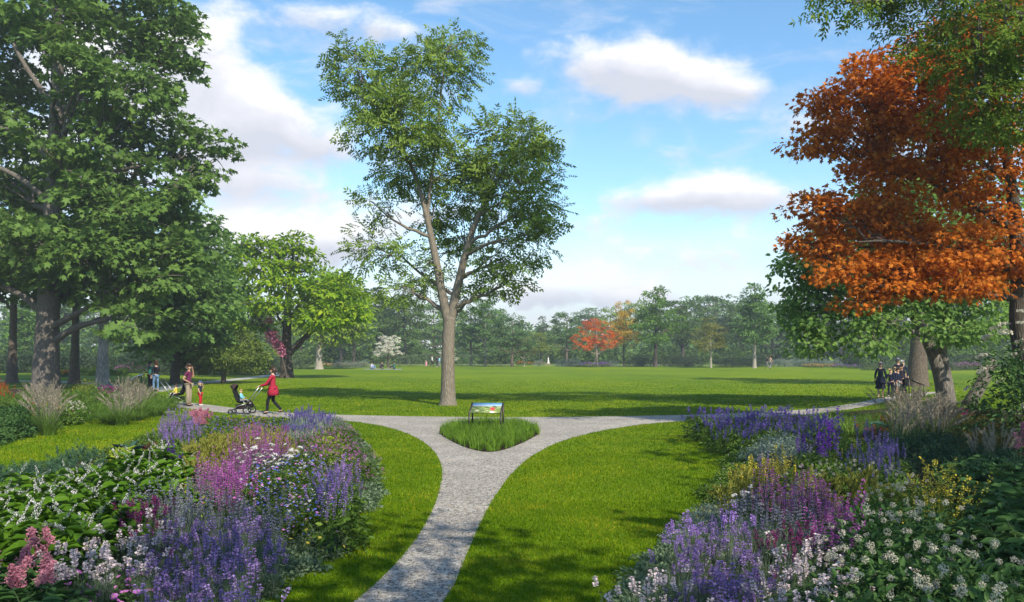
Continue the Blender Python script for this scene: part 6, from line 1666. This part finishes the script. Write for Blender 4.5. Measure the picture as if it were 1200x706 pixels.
def edge_row(kd, name, pts, sp, label, cat, group, s=(.8, 1.1)):
    w = np.array([G(*q) for q in pts]); ln = np.r_[0, np.cumsum(np.linalg.norm(np.diff(w, axis=0), axis=1))]
    for t in np.arange(sp * .5, ln[-1], sp):
        plant(kd, name, np.interp(t, ln, w[:, 0]) + random.uniform(-.06, .06), np.interp(t, ln, w[:, 1]) + random.uniform(-.06, .06), label, cat, group, random.uniform(*s))


edge_row('edging', 'edging_plant', [(748, 716), (764, 690), (784, 666), (800, 648)], .24, 'grey-green edging plant beside the lawn corner white lavender', 'edging plant', 'edging at the white lavender corner')
edge_row('silver_mound', 'silver_edging', [(800, 646), (815, 626), (832, 609)], .30, 'low silver edging mound between lawn and lavender below the maple', 'edging plant', 'silver edging below the maple', (.7, .9))
edge_row('edging_deep', 'edging_plant', [(836, 595), (856, 568), (866, 547), (871, 528), (862, 514), (842, 502), (812, 494)], .32, 'dark green edging plant along the lawn curve of the maple bed', 'edging plant', 'dark edging along the maple bed lawn', (.9, 1.3))
edge_row('edging', 'edging_plant', [(421, 596), (427, 566), (421, 538), (405, 512), (390, 495)], .34, 'sage-green edging plant along the lawn curve opposite the island', 'edging plant', 'edging opposite the island', (.8, 1.2))
edge_row('edging_deep', 'edging_plant', [(228, 494), (200, 506), (150, 525), (95, 540), (20, 554)], .42, 'green edging plant between the lilac spires and the grass strip', 'edging plant', 'edging along the grass strip', (.7, 1.0))

# grass in the island round the sign
isl_g = mb = MB()
n = 10500
x = rng.uniform(-2.6, 1.2, n * 3); y = rng.uniform(17.5, 27, n * 3)
k = in_poly(x, y, (isl_w - isl_w.mean(0)) * .99 + isl_w.mean(0)); x, y = x[k][:n], y[k][:n]
cx = np.round(x / .42) * .42 + .1 * np.sin(y * 9); cy = np.round(y / .42) * .42
a = np.arctan2(y - cy, x - cx) + rng.normal(size=len(x)) * .6
blades(mb, np.stack([cx + (x - cx) * .75, cy + (y - cy) * .75, np.zeros(len(x))], 1), a, rng.uniform(.16, .40, len(x)), rng.uniform(.3, 1.4, len(x)), .011, 3)
# (tufts one cannot count: one object)
obj('ornamental_grass', mb.mesh('ornamental_grass', PM['grassy']), kind='stuff', label='tufted bright green ornamental grass filling the island round the sign')

# ------------------------------------------------------------------ far borders: shrubs, hedges, flower ribbons
def row(kd, name, pts, label, cat, group, s=(.85, 1.15)):
    for px, py in pts:
        x, y = G(px, py)
        plant(kd, name, x, y, label, cat, group if len(pts) > 1 else None, random.uniform(*s))
lin = lambda x0, x1, n, y, dy=.4: [(x0 + (x1 - x0) * (i + .5) / n + random.uniform(-1, 1), y + random.uniform(-dy, dy)) for i in range(n)]


def hedge(name, label, p0, p1, h, w, leaf):
    a, b = np.array(G(*p0)), np.array(G(*p1)); ln = np.linalg.norm(b - a); t = (b - a) / ln; nrm = np.array([-t[1], t[0]])
    n = int(ln * 60); s = rng.uniform(0, ln, n); u = rng.uniform(-1, 1, n); z = rng.uniform(.05, 1, n)
    sel = rng.uniform(size=n) < .5
    z = np.where(sel, 1.0, z); u = np.where(sel, u, np.sign(u))
    hh = h * (1 + .10 * np.sin(s * .9) + .06 * np.sin(s * 2.3 + 1)); ww = w * .5 * (1 + .1 * np.sin(s * 1.7))
    C = np.stack([a[0] + t[0] * s + nrm[0] * u * ww, a[1] + t[1] * s + nrm[1] * u * ww, z * hh], 1)
    mb = MB(); crown_leaves(mb, C, np.stack([nrm[0] * u, nrm[1] * u, z * .6], 1), 9, .3, .16, .5, 'diamond', .6, .2, .6)
    c = (a + b) / 2
    obj(name, mb.mesh(name, PM[leaf]), label=label, cat='hedge')


hedge('hedge', 'long loose grey-green hedge behind the picnickers and the standing family', (438, 429.9), (517, 429.7), 1.75, 1.5, 'hedge')
hedge('hedge', 'tall grassy green screen just beyond the ash trunk', (538, 429.9), (598, 429.7), 1.7, 1.0, 'greyg')
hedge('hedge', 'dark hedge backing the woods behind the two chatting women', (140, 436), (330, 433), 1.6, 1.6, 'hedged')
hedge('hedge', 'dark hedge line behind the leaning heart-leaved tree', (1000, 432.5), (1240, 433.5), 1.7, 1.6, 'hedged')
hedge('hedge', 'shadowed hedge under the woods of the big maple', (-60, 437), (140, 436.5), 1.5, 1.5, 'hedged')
row('border_flowers', 'border_plant', lin(370, 432, 8, 430.5), 'bed plant dotted yellow, red and white before the picnickers\' hedge', 'flowers', 'bright flower ribbon by the picnic lawn')
row('border_red', 'border_plant', lin(606, 640, 4, 428), 'orange-red flowers edging the far path below the olive tree', 'flowers', 'orange flowers below the olive tree')
row('border_violet', 'border_plant', lin(678, 712, 5, 430.5), 'violet and pink flowers at the foot of the red maple', 'flowers', 'violet flowers at the red maple')
row('border_flowers', 'border_plant', lin(940, 978, 5, 431), 'yellow and red flowers in front of the silvery shrub bank', 'flowers', 'flowers before the silvery bank', (.7, .9))
row('border_violet', 'border_plant', lin(978, 1010, 4, 431.5), 'violet border flowers under the heart-leaved tree boughs', 'flowers', 'violet flowers under the heart-leaved tree', (.7, .9))
row('grey_shrub', 'silver_shrub', [(632, 429.6)], 'single grey-silver shrub by the walker in white', 'shrub', None, (.9, .9))
row('grey_shrub', 'silver_shrub', lin(655, 676, 3, 429.8, .2), 'grey-silver shrub between the walker in white and the red maple', 'shrub', 'silver shrubs by the red maple', (1.0, 1.2))
row('grey_shrub', 'silver_shrub', lin(706, 722, 2, 429.8, .2), 'grey-silver shrub between red maple and golden tree', 'shrub', 'silver shrubs by the golden tree', (.9, 1.1))
row('dark_shrub', 'dark_shrub', lin(740, 758, 2, 429.8, .2), 'dark bluish shrub between golden and tallest edge trees', 'shrub', 'dark shrubs by the golden tree', (1.0, 1.2))
row('dark_shrub', 'dark_shrub', lin(782, 816, 4, 429.9, .2), 'dark dense shrub beside the tallest edge tree', 'shrub', 'dark shrubs beside the tallest tree', (1.0, 1.3))
row('dark_shrub', 'dark_shrub', lin(846, 896, 6, 430.0, .2), 'dark shrub behind the slim sapling and strolling pair', 'shrub', 'dark shrubs behind the sapling', (1.0, 1.2))
row('grey_shrub', 'silver_shrub', lin(908, 982, 9, 430.2, .3), 'silvery green shrub of the bank right behind the strolling pair', 'shrub', 'silvery shrub bank', (1.0, 1.25))
row('hedge_shrub', 'green_shrub', lin(1010, 1180, 12, 434, .6), 'mid-green shrub behind the uniformed group', 'shrub', 'shrubs behind the uniformed group', (.6, .8))
row('lilac_shrub', 'lilac_shrub', lin(1112, 1150, 3, 434, .3), 'pinkish purple flowering shrub between the leaning trunk and white umbels', 'shrub', 'purple shrubs near the umbels', (.9, 1.1))
row('lilac_shrub', 'lilac_shrub', lin(140, 178, 4, 437.5, .4), 'pinkish purple flowering shrub behind the second sign', 'shrub', 'purple shrubs behind the second sign', (.9, 1.2))
row('hedge_shrub', 'green_shrub', lin(185, 215, 3, 439, .4), 'green shrub dotted lilac between the women and the yew', 'shrub', 'green shrubs by the yew', (.55, .7))
row('leafy_mound', 'green_shrub', lin(60, 150, 6, 440.5, .5), 'low green shrub beyond the maple trunks', 'shrub', 'low shrubs beyond the maple trunks', (1.6, 2.0))
row('border_red', 'border_plant', lin(64, 82, 3, 442, .3), 'orange-red flowers glimpsed between the maple and brown trunk', 'flowers', 'orange flowers between trunks')
row('grey_shrub', 'silver_shrub', lin(392, 432, 4, 431.2, .2), 'greyish shrub behind the bright flower ribbon', 'shrub', 'grey shrubs behind the flower ribbon', (.8, 1.0))
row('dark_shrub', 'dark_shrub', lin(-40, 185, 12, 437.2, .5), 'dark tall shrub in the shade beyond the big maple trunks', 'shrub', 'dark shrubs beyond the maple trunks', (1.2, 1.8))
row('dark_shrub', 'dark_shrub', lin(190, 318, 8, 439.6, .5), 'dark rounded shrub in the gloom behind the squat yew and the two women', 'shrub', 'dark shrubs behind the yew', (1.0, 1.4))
row('hedge_shrub', 'green_shrub', lin(300, 365, 5, 433, .3), 'green shrub under the lime-green tree', 'shrub', 'green shrubs under the lime-green tree', (.8, 1.1))
